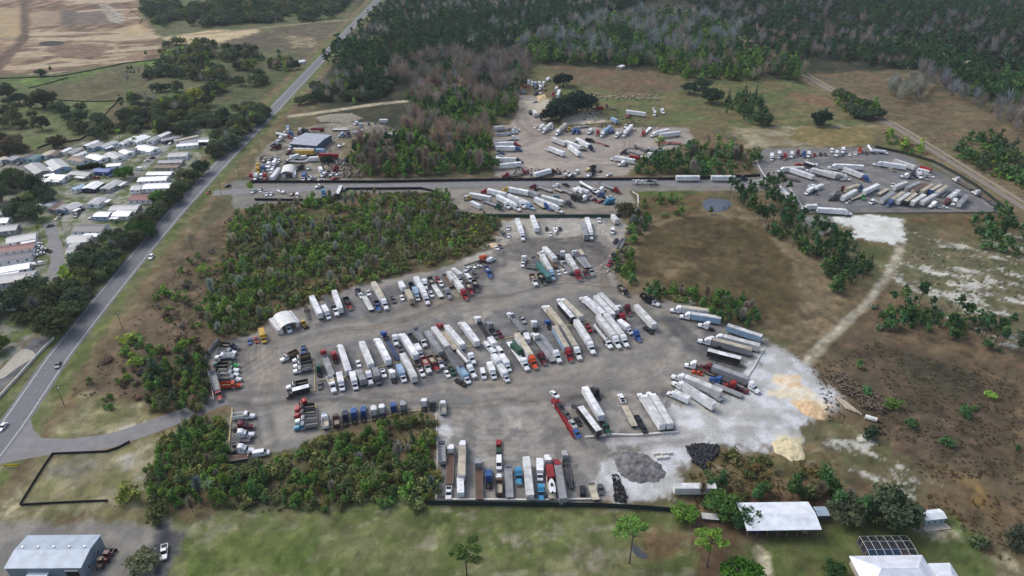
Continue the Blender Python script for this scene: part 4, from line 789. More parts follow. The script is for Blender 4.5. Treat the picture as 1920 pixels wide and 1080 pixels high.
zone(V_, 0, 240, 8, 'C 270 530 300 520 n;C 610 460 660 430 k;C 10 560 60 520 n;P 1670 710 1740 700 b')
W_ = 'beside the grey warehouse at the lower left'
zone(W_, 0, 840, 4, 'W 768 812 742 872 u;W 818 772 790 815 m;P 1225 800 1230 745 w')
Z_ = 'under the trees near the barn'
zone(Z_, 1200, 780, 4, 'V 262 530 565 530 h h')
label_vehicles()
# ================================================================ BUILDINGS
def frame4(TL, TR, BR, BL, z):
    """roof corners in the photo -> centre, long axis angle, length, depth"""
    a, b, c, d = [np.array(G(*p, z=z)[:2]) for p in (TL, TR, BR, BL)]
    ux = ((b-a)+(c-d))/2; uy = ((a-d)+(b-c))/2; ang = atan2(ux[1], ux[0]); L = np.linalg.norm(ux); W = abs(uy[0]*-sin(ang)+uy[1]*cos(ang)); return (a+b+c+d)/4, ang, L, W
HOMES = []
def gable(root, L, W, ze, zr, wallc, roofc, over=.25, ridge=0.0, hip=0):
    mb = MB(); mb.add([(-L/2,-W/2,0),(L/2,-W/2,0),(L/2,W/2,0),(-L/2,W/2,0),(-L/2,-W/2,ze),(L/2,-W/2,ze),(L/2,W/2,ze),(-L/2,W/2,ze),(-L/2+hip,ridge,zr-.06),(L/2-hip,ridge,zr-.06)],
        [(0,1,5,4),(2,3,7,6),(1,2,6,9,5),(3,0,4,8,7)], M['wall']); mb.obj('wall', root, wallc)
    o = over; mb = MB(); t = .12; k = (zr-ze)/(W/2)*o; A = L/2+o; Bw = W/2+o; h = hip
    v = [(-A,-Bw,ze-k),(A,-Bw,ze-k),(A-h,ridge,zr),(-A+h,ridge,zr),(A,Bw,ze-k),(-A,Bw,ze-k)]
    v2 = [(x, y, z+t) for x, y, z in v]; fs = [(6,7,8,9),(9,8,10,11),(3,2,1,0),(5,4,2,3),(0,1,7,6),(4,5,11,10)]
    fs += [(1,2,8,7),(2,4,10,8),(0,6,9,3),(3,9,11,5)]
    if hip: fs += [(7,10,8),(6,9,11)]
    mb.add(v+v2, fs, M['roof']); r = mb.obj('roof', root, roofc)
    mb = MB(); mb.box(-A+h, A-h, ridge-.15, ridge+.15, zr+t-.03, zr+t+.03, M['roof'], .0, .08); mb.obj('ridge_cap', r, roofc)
WIN = None
def window(root, x, y, z, w, h, side):
    """flat window on a wall; side 'y-','y+','x-','x+'"""
    mb = MB(); d = .05
    if side[0] == 'y': s = -1 if side[1] == '-' else 1; mb.box(x-w/2, x+w/2, min(y, y+s*d), max(y, y+s*d), z, z+h, M['white'])
    else: s = -1 if side[1] == '-' else 1; mb.box(min(x, x+s*d), max(x, x+s*d), y-w/2, y+w/2, z, z+h, M['white'])
    f = mb.obj('window', root); mb = MB()
    if side[0] == 'y': mb.box(x-w/2+.08, x+w/2-.08, min(y+s*d, y+s*(d+.02)), max(y+s*d, y+s*(d+.02)), z+.08, z+h-.08, M['glass'])
    else: mb.box(min(x+s*d, x+s*(d+.02)), max(x+s*d, x+s*(d+.02)), y-w/2+.08, y+w/2-.08, z+.08, z+h-.08, M['glass'])
    mb.obj('pane', f)
def home(p1, p2, W, rc, wc, area, port=0):
    a = np.array(G(*p1, z=3.5)[:2]); b = np.array(G(*p2, z=3.5)[:2]); d = b-a; L = float(np.linalg.norm(d)); ang = atan2(d[1], d[0]); c = (a+b)/2
    root = empty('mobile_home', (c[0], c[1], 0), ang); R = lin4(PAL[rc][0]); Wc = lin4(PAL[wc][0]); zr = 2.75+W*.1
    if rc == 'w': R = (.85, .86, .87, 1)
    gable(root, L, W, 2.7, zr, Wc, R)
    near = -1 if sin(ang+pi/2) > 0 else 1     # long side that faces the camera
    n = max(2, int(L/3.5))
    for i in range(n): window(root, -L/2+(i+.5)*L/n, near*W/2, 1.1, 1.1, 1.1, 'y-' if near < 0 else 'y+')
    for s in (-1, 1): window(root, s*L/2, 0, 1.0, min(2.4, W*.45), 1.2, 'x-' if s < 0 else 'x+')
    mb = MB(); xd = L/n*.5-L/2+L/n*(n//2)+L/n*.5; mb.box(xd-.5, xd+.5, near*W/2-.06, near*W/2+.06, .2, 2.2, M['white']); mb.obj('door', root)
    if port:
        s = -near if port > 1 else near; y0 = s*(W/2+.28); y1 = s*(W/2+3.3); xl, xr = (-L/2, 0) if random.random() < .5 else (0, L/2)
        mb = MB(); mb.box(xl, xr, min(y0, y1), max(y0, y1), 2.35, 2.45, M['roof']); mb.obj('carport_roof', root, (.8, .8, .8, 1))
        for x in (xl+.2, (xl+xr)/2, xr-.2): mb = MB(); mb.box(x-.06, x+.06, y1-s*.3-.06, y1-s*.3+.06, 0, 2.35, M['white']); mb.obj('carport_post', root)
    HOMES.append((root, rc, wc, area, p1, port)); return root
def homes(area, ox, oy, k, s):
    for line in s.split(';'):
        t = line.split()
        if len(t) < 7: continue
        x1, y1, x2, y2, W = map(float, t[:5]); home((ox+x1/k, oy+y1/k), (ox+x2/k, oy+y2/k), W, t[5], t[6], area, int(t[7]) if len(t) > 7 else 0)
homes('in the far rows of the mobile home park', 0, 240, 8, '''-40 465 70 425 6 t w;110 470 240 415 7 g g;350 445 480 385 5 p l 1;440 460 590 390 6 a l;640 400 790 325 5 t w;760 400 900 320 6 u g;910 345 1050 285 4 w w;1030 370 1190 290 6 g t;1265 255 1455 178 4 w n;1340 285 1500 205 6 g l;
1500 270 1730 190 7 s l 1;1810 225 1930 170 5 s w;1100 410 1270 345 4 h w;1075 430 1270 470 8 u w;1350 395 1540 450 8 w w;1640 360 1790 430 8 s w 1;1840 320 1940 365 7 w w;470 530 640 650 10 g g;780 470 930 590 10 s l 1;650 700 810 670 4 w n;760 715 980 725 9 w w 1;
1070 650 1350 680 7 g t 1;1600 545 1810 525 6 w w;1420 610 1660 620 7 b b;1080 900 1250 845 5 l w;1310 900 1460 800 9 w n;1560 900 1770 775 7 s g 1;240 695 340 715 5 h w;600 760 690 800 6 w g''')
homes('in the northern end of the mobile home park', 160, 230, 8, '''520 310 760 195 5 w w;690 270 900 185 10 w w;960 270 1080 200 6 g w;1010 235 1245 130 5 w w;1130 250 1420 190 6 g d;1330 255 1680 180 4 t h;1420 290 1830 220 7 g g;800 345 1040 395 10 w w;590 385 760 385 8 d w 1;1370 325 1690 300 6 w w;1700 260 1850 258 5 w n;
1250 470 1540 455 9 s w;1100 570 1460 560 6 g g;1040 640 1400 635 6 u t;930 745 1300 740 6 w s;800 835 1230 815 8 w w;870 940 1280 925 9 w w;700 955 850 955 8 s w''')
homes('in the middle of the mobile home park', 120, 330, 8, '''1010 300 1350 300 10 m w;700 465 1120 450 8 s g 1;470 555 690 555 7 w l;750 545 1000 545 8 w h 1;170 760 610 760 10 d w;60 915 400 905 8 s s;290 870 500 865 4 w w;690 825 850 825 6 g w;410 410 550 320 8 s w 1;20 475 210 395 9 s w 1;-140 470 -40 400 6 u w;-80 495 20 420 7 g l''')
homes('on the west side of the lane in the mobile home park', 0, 380, 6.75, '''80 465 450 400 9 s w 1;-60 590 430 520 8 m w;-60 700 400 630 9 n w;-60 845 370 775 7 w w;-80 960 430 900 10 g s 2;-50 320 220 290 9 g g;-60 215 110 200 8 w w;840 600 1010 575 8 g s 1;-60 1235 230 1225 9 s w;-60 130 60 100 7 g w;640 75 760 20 6 u g;560 30 650 -20 7 s w;880 525 1000 515 5 g s;480 25 560 -10 5 w g;860 470 1150 445 6 s w''')
def label_homes():
    from collections import defaultdict
    g = defaultdict(list)
    for h in HOMES: g[(h[3], h[1], h[2])].append(h)
    for (area, rc, wc), hs in g.items():
        hs.sort(key=lambda h: h[4][0]); d = PAL[wc][1]+' mobile home with '+PAL[rc][1]+' roof'
        for i, h in enumerate(hs):
            lab = (d if len(hs) == 1 else ordw(i)+' from left, '+d)+' '+area.replace('the northern end of the mobile home park', 'the park north').replace('the middle of the mobile home park', 'the park middle').replace('the far rows of the mobile home park', 'the far park rows').replace('on the west side of the lane in the mobile home park', 'west of the lane')
            assert len(lab.split()) < 17, lab
            tag(h[0], lab.replace(' of the mobile home park', ' of the park'), 'mobile home', 'mobile homes in the park west of the highway')
label_homes()
def building(name, TL, TR, BR, BL, ze, zr, rc, wc, label, cat='building'):
    c, ang, L, W = frame4(TL, TR, BR, BL, ze); root = empty(name, (c[0], c[1], 0), ang); gable(root, L, W, ze, zr, lin4(wc), lin4(rc)); tag(root, label, cat); return root, L, W
# grey warehouse, lower left
wr, L, W = building('warehouse', (51,1005), (187,1004), (152,1064), (11,1065), 5.2, 6.2, (158,172,188), (128,142,154), 'grey metal warehouse with pale ribbed roof in the lower left corner', 'warehouse')
mb = MB(); mb.box(L*.27, L*.44, -W/2-.08, -W/2+.02, .02, 3.4, M['dark']); d_ = mb.obj('roller_door', wr)
mb = MB(); mb.box(L*.27-.15, L*.44+.15, -W/2-.12, -W/2-.085, 3.45, 4.3, M['white']); mb.obj('door_header', wr)
mb = MB(); mb.box(-L*.22, L*.06, -W/2-5.5, -W/2-.05, 3.2, 3.35, M['roof']); mb.obj('lean_to_roof', wr, (.62, .68, .74, 1))
for x in (-L*.21, L*.05): mb = MB(); mb.box(x-.1, x+.1, -W/2-5.3, -W/2-5.1, 0, 3.2, M['white']); mb.obj('lean_to_post', wr)
for x in np.linspace(-L*.42, L*.42, 5): mb = MB(); mb.box(x-.3, x+.3, .4, 1.0, 6.05, 6.6, M['chrome'], .1, .1); mb.obj('roof_vent', wr)
for y in (-W*.25, W*.2): window(wr, L/2, y, 1.4, 1.4, 1.0, 'x+')
# pole barn, lower right
bc, ang, L, W = frame4((1386,944), (1514,942), (1537,990), (1401,992), 4.6); br = empty('pole_barn', (bc[0], bc[1], 0), ang); tag(br, 'open pole barn with long white metal roof under the trees', 'barn')
gable(br, L, W, 4.4, 5.3, lin4((96,90,84)), (.8, .84, .9, 1), .5)
for o in list(br.children):
    if o.name.startswith('wall'): bpy.data.objects.remove(o)
mb = MB(); mb.box(-L/2, L/2, W/2-.15, W/2, 0, 4.3, M['wood']); mb.obj('back_wall', br)
for s in (-1, 1): mb = MB(); mb.box(s*L/2-.08, s*L/2+.08, 0, W/2-.16, 0, 4.3, M['wood']); mb.obj('end_wall', br)
for x in np.linspace(-L/2+.2, L/2-.2, 8): mb = MB(); mb.box(x-.12, x+.12, -W/2, -W/2+.24, 0, 4.2, M['wood']); mb.obj('post', br)
for i, x in enumerate((-L*.3, -L*.05, L*.36)):
    r = empty(('garden_tractor', 'utility_trailer', 'hay_stack')[i], tuple((bc+np.array([cos(ang)*x+sin(ang)*(W/2-2.5)*1, sin(ang)*x-cos(ang)*(W/2-2.5)]).tolist()))+(0,), ang)
    P = (loader(), trailer_parts(2.5, -2.5, 'flat', False), container(3.0))[i]
    for n, me, sl, x_, y_, z_ in P: link(n, me, r, lin4(((40,60,120), (120,110,100), (150,140,120))[i]) if sl else None, (x_, y_, z_))
    r.scale = (.75,)*3; tag(r, ('blue garden tractor parked under the pole barn roof', 'small flat trailer under the middle of the pole barn', 'tan crate under the right end of the pole barn')[i], ('tractor', 'trailer', 'crate')[i])
sr, L2, W2 = building('lean_shed', (1529,951), (1549,951), (1552,966), (1531,967), 2.6, 2.9, (170,190,206), (70,74,78), 'small blue grey roofed shed right of the pole barn', 'shed')
tr, L2, W2 = building('small_white_building', (1724,959), (1761,955), (1774,971), (1736,975), 2.9, 3.5, (232,236,240), (150,172,176), 'small white roofed cabin left of the dunes at lower right', 'cabin')
for x in (-L2*.3, 0, L2*.3): window(tr, x, -W2/2, 1.1, .8, .9, 'y-')
mb = MB(); mb.box(-L2/2-1, L2/2+1, -W2/2-2.4, -W2/2-.05, .02, .35, M['conc']); mb.obj('porch', tr)
# pool house and cage
hr, L2, W2 = building('house', (1599,1044), (1727,1042), (1772,1112), (1632,1114), 3.4, 6.4, (226,232,242), (196,190,178), 'white hip roofed house at the bottom right edge behind the pool cage', 'house')
for o in [o for o in hr.children if o.name.startswith(('wall', 'roof'))]:
    for c in o.children: bpy.data.objects.remove(c)
    bpy.data.objects.remove(o)
gable(hr, L2, W2, 3.2, 6.2, lin4((196,190,178)), (.76, .8, .88, 1), .6, 0, W2*.45)
mb = MB(); mb.box(L2/2+.7, L2/2+7, -W2*.5, W2*.28, .05, 3.2, M['white']).add([(L2/2+.6,-W2*.52,3.25),(L2/2+7.4,-W2*.52,3.25),(L2/2+7.4,W2*.3,3.25),(L2/2+.6,W2*.3,3.25),(L2/2+.6,-W2*.1,5.0),(L2/2+4.6,-W2*.1,5.0)], [(0,1,5,4),(2,3,4,5),(1,2,5),(3,0,4),(3,2,1,0)], M['roof']); mb.obj('side_wing', hr, (.8, .84, .9, 1))
pc, ang, L, W = frame4((1615,1005), (1701,1004), (1722,1042), (1628,1043), 2.8); pr = empty('pool_cage', (pc[0], pc[1], 0), ang); tag(pr, 'white framed screen cage over the swimming pool behind the house', 'pool cage')
def bar(a, b, r=.05): mb = MB(); mb.tube(a, b, r, M['white'], 4); mb.obj('frame_bar', pr)
ys = [(-W/2, 2.7), (-W*.2, 3.1), (W*.2, 3.1), (W/2, 2.7)]
for i in range(7):
    x = -L/2+L*i/6
    for (y0, z0), (y1, z1) in zip(ys[:-1], ys[1:]): bar((x, y0, z0), (x, y1, z1))
    bar((x, W/2, 0), (x, W/2, 2.7))
for y, z in ys: bar((-L/2, y, z), (L/2, y, z))
for x in (-L/2, L/2):
    for y in (-W*.2, W*.2): bar((x, y, 0), (x, y, 3.1))
m, n, l, b_ = newmat('insect_screen'); tb = n.new('ShaderNodeBsdfTransparent'); ms = n.new('ShaderNodeMixShader'); ms.inputs[0].default_value = .46; b_.inputs['Base Color'].default_value = (.012, .014, .02, 1); b_.inputs['Roughness'].default_value = .6
l.new(tb.outputs[0], ms.inputs[1]); l.new(b_.outputs[0], ms.inputs[2]); l.new(ms.outputs[0], n['Material Output'].inputs[0]); M['screen'] = m
mb = MB(); V_ = [(x, y, z) for x in (-L/2, L/2) for y, z in ys]+[(x, y, 0) for x in (-L/2, L/2) for y in (-W/2, W/2)]
mb.add(V_, [(0,4,5,1),(1,5,6,2),(2,6,7,3),(3,7,11,9),(0,1,2,3,9,8),(4,5,6,7,11,10)], M['screen']); mb.obj('screen', pr)
po = empty('swimming_pool', (pc[0], pc[1], 0), ang); tag(po, 'dark blue swimming pool inside the screen cage', 'pool')
mb = MB(); mb.box(-L/2-.3, L/2+.3, -W/2-.3, W/2+.3, .01, .08, plain('grey_deck', (92,90,96), .8)); mb.obj('deck', po)
mb = MB(); mb.box(-L*.36, L*.3, -W*.42, W*.18, .082, .12, M['pool']); mb.obj('water_surface', po)
# blue workshop in the north west yard
bw, L2, W2 = building('metal_workshop', (564.7,249), (614.5,252.4), (600.6,274.4), (551.4,269.8), 5, 5.9, (160,166,178), (78,98,120), 'blue metal workshop with pale blue roof amid the crowded north west yard', 'workshop')
for x in (-L2*.3, 0, L2*.3): mb = MB(); mb.box(x-2, x+2, -W2/2-.08, -W2/2+.02, .02, 3.8, M['dark']); mb.obj('bay_door', bw)
building('shelter_hut', (727.5,249), (744,249), (740,256), (725,256), 2.6, 2.9, (220,222,224), (90,86,80), 'small open hut with white roof at the edge of the woods', 'hut')
for p1, p2, W, rc, wc, lab in (((392,142),(412,134),9,'g','w','grey roofed farmhouse among the trees west of the highway'), ((558,114),(570,112),8,'w','w','white house near a drive beside the highway'), ((532,118),(548,114),12,'d','g','dark roofed house in a clearing beside the highway'), ((415,218),(432,215),8,'g','t','low grey house half hidden by oaks near the highway'),
    ((726,36),(740,33),8,'u','w','brown roofed house in the forest beside the highway'), ((748,45),(758,43),7,'w','w','small white roofed house in the forest clearing'), ((782,44),(796,42),7,'l','w','pale blue roofed house deep in the pines'), ((942,42),(956,40),8,'w','w','white house alone in the northern pine forest'), ((1160,124),(1168,121),5,'w','t','white hut at the north edge of the meadow'), ((1705,3),(1745,1),8,'w','w','long white roofed house at the top edge of the forest')):
    r = home(p1, p2, W, rc, wc, '', 0); HOMES.pop(); r.name = 'house'; tag(r, lab, 'house')
def hoop(p1, p2, W, H, label, z0=2.6, mat=None):
    """fabric arch; ridge ends in photo pixels"""
    a = np.array(G(*p1, z=z0+H)[:2]); b = np.array(G(*p2, z=z0+H)[:2]); d = b-a; L = float(np.linalg.norm(d)); c = (a+b)/2; r = empty('arched_shelter', (c[0], c[1], 0), atan2(d[1], d[0])); n = 12
    V = []
    for x in (-L/2, L/2):
        for i in range(n+1): t = pi*i/n; V.append((x, W/2*cos(t), z0+H*sin(t)))
        for i in range(n+1): t = pi*i/n; V.append((x, (W/2-.06)*cos(t), z0+(H-.06)*sin(t)))
    k = 2*(n+1); fs = []
    for i in range(n): fs += [(i, i+1, k+i+1, k+i), (n+1+i+1, n+1+i, k+n+1+i, k+n+1+i+1), (i, n+1+i, n+2+i, i+1), (k+i, k+i+1, k+n+2+i, k+n+1+i)]
    mb = MB(); mb.add(V, fs, M['white']); mb.obj('canopy', r)
    for x in np.linspace(-L/2+.3, L/2-.3, 4):
        mb = MB(); [mb.tube((x, (W/2-.12)*cos(pi*i/8), z0+(H-.12)*sin(pi*i/8)), (x, (W/2-.12)*cos(pi*(i+1)/8), z0+(H-.12)*sin(pi*(i+1)/8)), .05, M['chrome'], 5) for i in range(8)]; mb.obj('hoop', r)
    tag(r, label, 'shelter'); return r
hoop((527, 584), (542, 606), 8.4, 2.0, 'white arched fabric shelter spanning two containers at the woods edge', 2.65)
hoop((541, 308), (537, 321), 9, 2.6, 'white arched fabric shelter between containers in the north west yard', 2.7)
def lone(code, P1, P2, cols, lab, sx=1):
    r = place(code, P1, P2, cols, 'x'); VEH.pop(); tag(r, lab, KIND[code][5]); r.scale = (sx, 1, 1); return r
lone('O', (503.5,592), (531,626), 'h', 'pale container carrying the left side of the arched shelter', 2.0)
lone('O', (537.5,580), (562,611), 'h', 'pale container carrying the right side of the arched shelter', 2.0)
lone('l', (1344,969), (1320,967), 'h', 'small white bed trailer under the trees left of the barn', .7)
lone('N', (544,621), (538,606), 'l', 'pale blue van parked under the arched shelter')
lone('O', (531,333), (534,316), 'w', 'white container under the left side of the north west shelter', 1.6)
lone('O', (551,333), (551,314), 'w', 'white container under the right side of the north west shelter', 1.6)
# ================================================================ FENCES, KERBS, POLES
def fence(name, s, h, mat, label, posts=0, w=.12, cat='fence'):
    p = np.array(px(s)); c = p[0]; root = empty(name, (c[0], c[1], 0)); mb = MB()
    T = np.gradient(p, axis=0); T /= np.linalg.norm(T, axis=1)[:, None]; N = np.stack([-T[:, 1], T[:, 0]], 1)*w/2; q = p-c; V = []
    for i in range(len(p)): a, b = q[i]+N[i], q[i]-N[i]; V += [(a[0], a[1], 0), (b[0], b[1], 0), (b[0], b[1], h), (a[0], a[1], h)]
    fs = []
    for i in range(len(p)-1): k = 4*i; fs += [(k, k+4, k+7, k+3), (k+1, k+2, k+6, k+5), (k+3, k+7, k+6, k+2)]
    fs += [(0, 3, 2, 1), (4*len(p)-4, 4*len(p)-3, 4*len(p)-2, 4*len(p)-1)]
    mb.add(V, fs, mat); mb.obj('panel' if h > .6 else 'rail', root); tag(root, label, cat)
    if posts:
        seg = np.r_[0, np.cumsum(np.linalg.norm(np.diff(q, axis=0), axis=1))]
        ps = np.arange(0, seg[-1], max(posts, seg[-1]/60)); mb = MB(); mb.box(-.05, .05, -.05, .05, 0, h+.15, M['dark']); me = mb.mesh('post')
        for t in ps: link('post', me, root, None, (float(np.interp(t, seg, q[:, 0])), float(np.interp(t, seg, q[:, 1]))-w/2-.06, 0))
F_ = M['fence']; GF = M['gfence']; KB = M['kerb']
fence('screen_fence', '802 946, 960 949, 1120 951, 1200 955, 1262 960', 2.1, plain('dark_green_screen', (26,44,44), .85, 0, .4, 1.2), 'dark green screen fence along the bottom of the south lot', 4)
fence('silt_fence', '203 940, 150 942, 90 945, 38 948, 60 912, 80 880, 99 852, 150 850, 200 848, 222 841, 244 829', .95, F_, 'black silt fence zigzagging on the grass below the access road', 4)
fence('screen_fence', '474 343, 700 343, 930 339, 1180 338, 1300 337, 1425 331', 2.0, F_, 'long black screen fence along the north side of the paved road', 6)
fence('screen_fence', '478 376, 560 377, 630 376, 644 362, 650 356, 790 355, 815 361, 832 373, 840 392, 858 402', 1.7, F_, 'black screen fence curving round the south of the paved road', 6)
fence('screen_fence', '858 403, 900 407, 1000 408, 1150 408, 1166 407', 2.2, GF, 'green screen fence between the middle yard and the main yard', 6)
fence('screen_fence', '1640 277, 1700 290, 1750 305, 1790 326, 1832 352, 1897 402', 2.0, plain('dark_green_mesh', (36,52,44), .85, 0, .3, 1), 'dark green fence between the north east yard and the railway', 6)
fence('low_wall', '1505 401, 1700 400, 1892 399', 1.0, plain('pale_wall', (150,142,124), .9), 'low pale wall along the south side of the north east yard', 0, .3, 'wall')
fence('concrete_kerb', '1414 290, 1420 306, 1428 322, 1436 332, 1426 338, 1400 341', .3, KB, 'white kerb curving round the west corner of the north east yard', 0, .7, 'kerb')
fence('concrete_kerb', '1186 360, 1196 366, 1197 385, 1190 398, 1176 404', .4, KB, 'white kerb curving beside the tree east of the middle yard', 0, .8, 'kerb')
fence('concrete_kerb', '1478 350, 1490 366, 1502 384, 1512 398', .3, KB, 'white kerb along the south west corner of the north east yard', 0, .6, 'kerb')
fence('metal_fence', '413 640, 402 652, 390 668, 386 680, 390 694', 2.2, plain('galvanised_sheet', (150,156,164), .5, .3, .3, 1), 'grey sheet metal fence round the west end of the main yard', 5)
fence('metal_fence', '390 695, 396 722, 402 752', 1.2, KB, 'pale low fence behind the trailer at the west end', 0, .2)
YK = plain('yellowed_kerb', (186,170,128), .85, 0, .35, 1.5)
fence('parking_kerb', '436 766, 432 800, 429 850', .5, YK, 'yellowish parking kerb behind the trucks at the west end', 0, .5, 'kerb')
fence('parking_kerb', '592 758, 594 780, 597 806', .5, YK, 'short pale kerb behind the four parked dump trucks', 0, .5, 'kerb')
fence('parking_kerb', '600 806, 640 798, 700 788, 770 772, 816 766', .35, YK, 'pale kerb behind the row of tractors along the thicket', 0, .5, 'kerb')
fence('parking_kerb', '589 678, 590 705, 591 734', .35, YK, 'thin pale kerb right of the white dump trucks', 0, .4, 'kerb')
fence('parking_kerb', '596 714, 650 706, 700 692, 770 674, 830 662', .35, YK, 'left part of the long pale kerb between the middle rows', 0, .45, 'kerb')
fence('parking_kerb', '842 660, 900 646, 966 631', .35, YK, 'middle part of the long pale kerb between the middle rows', 0, .45, 'kerb')
fence('parking_kerb', '1060 612, 1105 605', .35, YK, 'right part of the long pale kerb between the middle rows', 0, .45, 'kerb')
fence('white_barrier', '835 938, 900 938, 1000 939, 1126 937', .7, KB, 'white barrier pipe behind the bottom row of the south lot', 0, .6, 'barrier')
fence('white_barrier', '1096 821, 1150 816, 1190 817, 1273 811', .7, KB, 'long white barrier on the sand in the middle of the south lot', 0, .7, 'barrier')
fence('white_barrier', '1394 719, 1414 688, 1432 655', .6, KB, 'white barrier behind the trailers on the east side', 0, .5, 'barrier')
fence('white_barrier', '818 945, 820 860, 818 775', .3, KB, 'pale edging down the left side of the south lot', 0, .35, 'barrier')
fence('low_wall', '-6 752, 30 713, 70 668, 102 635', 1.2, KB, 'pale wall between the mobile home park and the highway verge', 0, .4, 'wall')
fence('silt_fence', '-10 148, 60 146, 115 143, 180 131, 235 119, 303 112', 1.0, F_, 'black silt fence along the lower edge of the earthworks', 8)
fence('silt_fence', '54 166, 90 157, 128 146', .9, F_, 'short black silt fence joining the earthworks to the pasture', 8)
fence('silt_fence', '104 188, 160 191, 222 190, 205 206, 192 224', .9, F_, 'black silt fence across the green pasture', 8)
fence('silt_fence', '70 279, 95 270, 125 267, 150 263, 168 252, 185 232', 1.2, F_, 'dark fence between the pasture and the mobile home park', 8)
fence('silt_fence', '232 5, 248 22, 268 36, 262 44', 1.0, F_, 'black silt fence down the right side of the earthworks', 8)
def pole_at(px_, py_, h=10.5):
    x, y, _ = G(px_, py_); r = empty('utility_pole', (x, y, 0)); mb = MB(); mb.cyl((0,0,h/2), .17, h, 'z', M['wood'], 8, .12); mb.obj('pole', r)
    mb = MB(); mb.box(-1.2, 1.2, -.06, .06, h-.75, h-.6, M['wood']); c = mb.obj('crossarm', r)
    for x_ in (-1.0, 0, 1.0): mb = MB(); mb.cyl((x_, 0, h-.5), .07, .25, 'z', M['chrome'], 6); mb.obj('insulator', c)
    mb = MB(); mb.cyl((.35, 0, h-1.8), .25, .8, 'z', M['chrome'], 8); mb.obj('transformer', r); r.rotation_euler[2] = .9; return r
PO = [(121,761,'lowest'),(230,617,'second lowest'),(330,520,'third lowest'),(362,470,'fourth lowest'),(416,367,'fifth lowest'),(450,335,'sixth lowest'),(488,288,'seventh lowest'),(540,232,'fourth highest'),(588,182,'third highest'),(632,134,'second highest'),(672,90,'highest')]
for a, b, w_ in PO: tag(pole_at(a, b), w_+' in the photo of the wooden poles beside the highway', 'utility pole', 'wooden utility poles beside the highway')
for a, b, w_ in ((1232,340,'thin pole behind the palm right of the north yard'),(985,340,'thin pole by the fence below the north yard'),(622,300,'thin pole in the north west yard'),(700,425,'thin pole in the young woods')): tag(pole_at(a, b, 9), w_, 'utility pole')
# yellow banner sign beside the access road
x, y, _ = G(23, 876); r = empty('banner_sign', (x, y, 0), .03); mb = MB(); mb.box(-2.6, 2.6, -.04, .04, .5, 1.5, plain('yellow_banner', (210,186,40), .6)); mb.obj('board', r)
for s in (-1, 1): mb = MB(); mb.box(s*2.5-.05, s*2.5+.05, -.05-.06, -.045, 0, 1.6, M['dark']); mb.obj('post', r)
tag(r, 'long yellow banner board on the grass beside the access road', 'sign')
# ================================================================ PILES AND DEBRIS
def mound(name, s, h, mat, label, cat='pile', rough=.35, seed=0):
    P = np.array(px(s)); lo, hi = P.min(0), P.max(0); st = max(.35, (hi-lo).max()/60); xs = np.arange(lo[0]-st, hi[0]+2*st, st); ys_ = np.arange(lo[1]-st, hi[1]+2*st, st)
    X, Y = np.meshgrid(xs, ys_); D = sdist(P, X.ravel(), Y.ravel()).reshape(X.shape); D = D+(fbm(X+seed, Y, 3, 3)-.5)*2; mx = max(1.0, D.max())
    Z = np.clip(D/mx, -.3, 1); Z = np.where(Z > 0, Z**.7, Z)*h; Z = Z+(fbm(X, Y+seed, 1.3, 3)-.5)*rough*2*(Z > 0)
    V = np.stack([X, Y, np.maximum(Z, -.25)], -1).reshape(-1, 3); r, c = X.shape; a = (np.arange(r-1)[:, None]*c+np.arange(c-1)[None, :]).ravel(); Fq = np.stack([a, a+1, a+c+1, a+c], 1)
    keep = V[Fq, 2].max(1) > -.05; me = npmesh(name, V, Fq[keep], mat, smooth=False); return tag(link(name, me), label, cat)
mound('gravel_heap', '1152 862, 1165 850, 1185 846, 1212 852, 1240 872, 1250 888, 1236 903, 1200 906, 1172 898, 1155 882', 1.7, plain('dark_gravel', (118,116,117), .95, 0, .6, .5), 'broad heap of dark grey gravel on the white sand', rough=.6)
mound('sand_heap', '1446 830, 1490 824, 1508 842, 1506 860, 1484 864, 1455 850', 1.4, plain('yellow_sand', (216,202,164), .95, 0, .25, 1), 'heap of yellow sand below the white pad', seed=3)
mound('sand_heap', '1480 752, 1525 752, 1552 776, 1545 787, 1512 780', 1.5, plain('ochre_sand', (214,184,144), .95, 0, .25, 1), 'heap of ochre sand at the east edge of the white pad', seed=5)
mound('sand_heap', '918 458, 930 456, 944 460, 936 466, 922 464', 1.6, plain('tan_sand', (212,184,146), .95, 0, .2, 1), 'small tan sand heap beside the woods above the main yard', seed=7)
mound('sand_heap', '1006 180, 1022 176, 1026 186, 1010 190', 1.6, plain('tan_sand_far', (206,184,140), .95, 0, .2, 1), 'tan sand heap at the top of the north yard', seed=8)
mound('rubble_heap', '1268 568, 1290 562, 1304 568, 1296 576, 1275 576', 1.8, plain('pale_rubble', (190,178,156), .95, 0, .3, 1), 'pale rubble heap behind the white trailers at the north east bend', seed=9)
mound('rubble_heap', '590 220, 620 214, 660 212, 680 222, 650 230, 600 228', 1.5, plain('grey_rubble', (150,142,126), .95, 0, .4, .7), 'long grey rubble heap above the north west yard', seed=10, rough=.6)
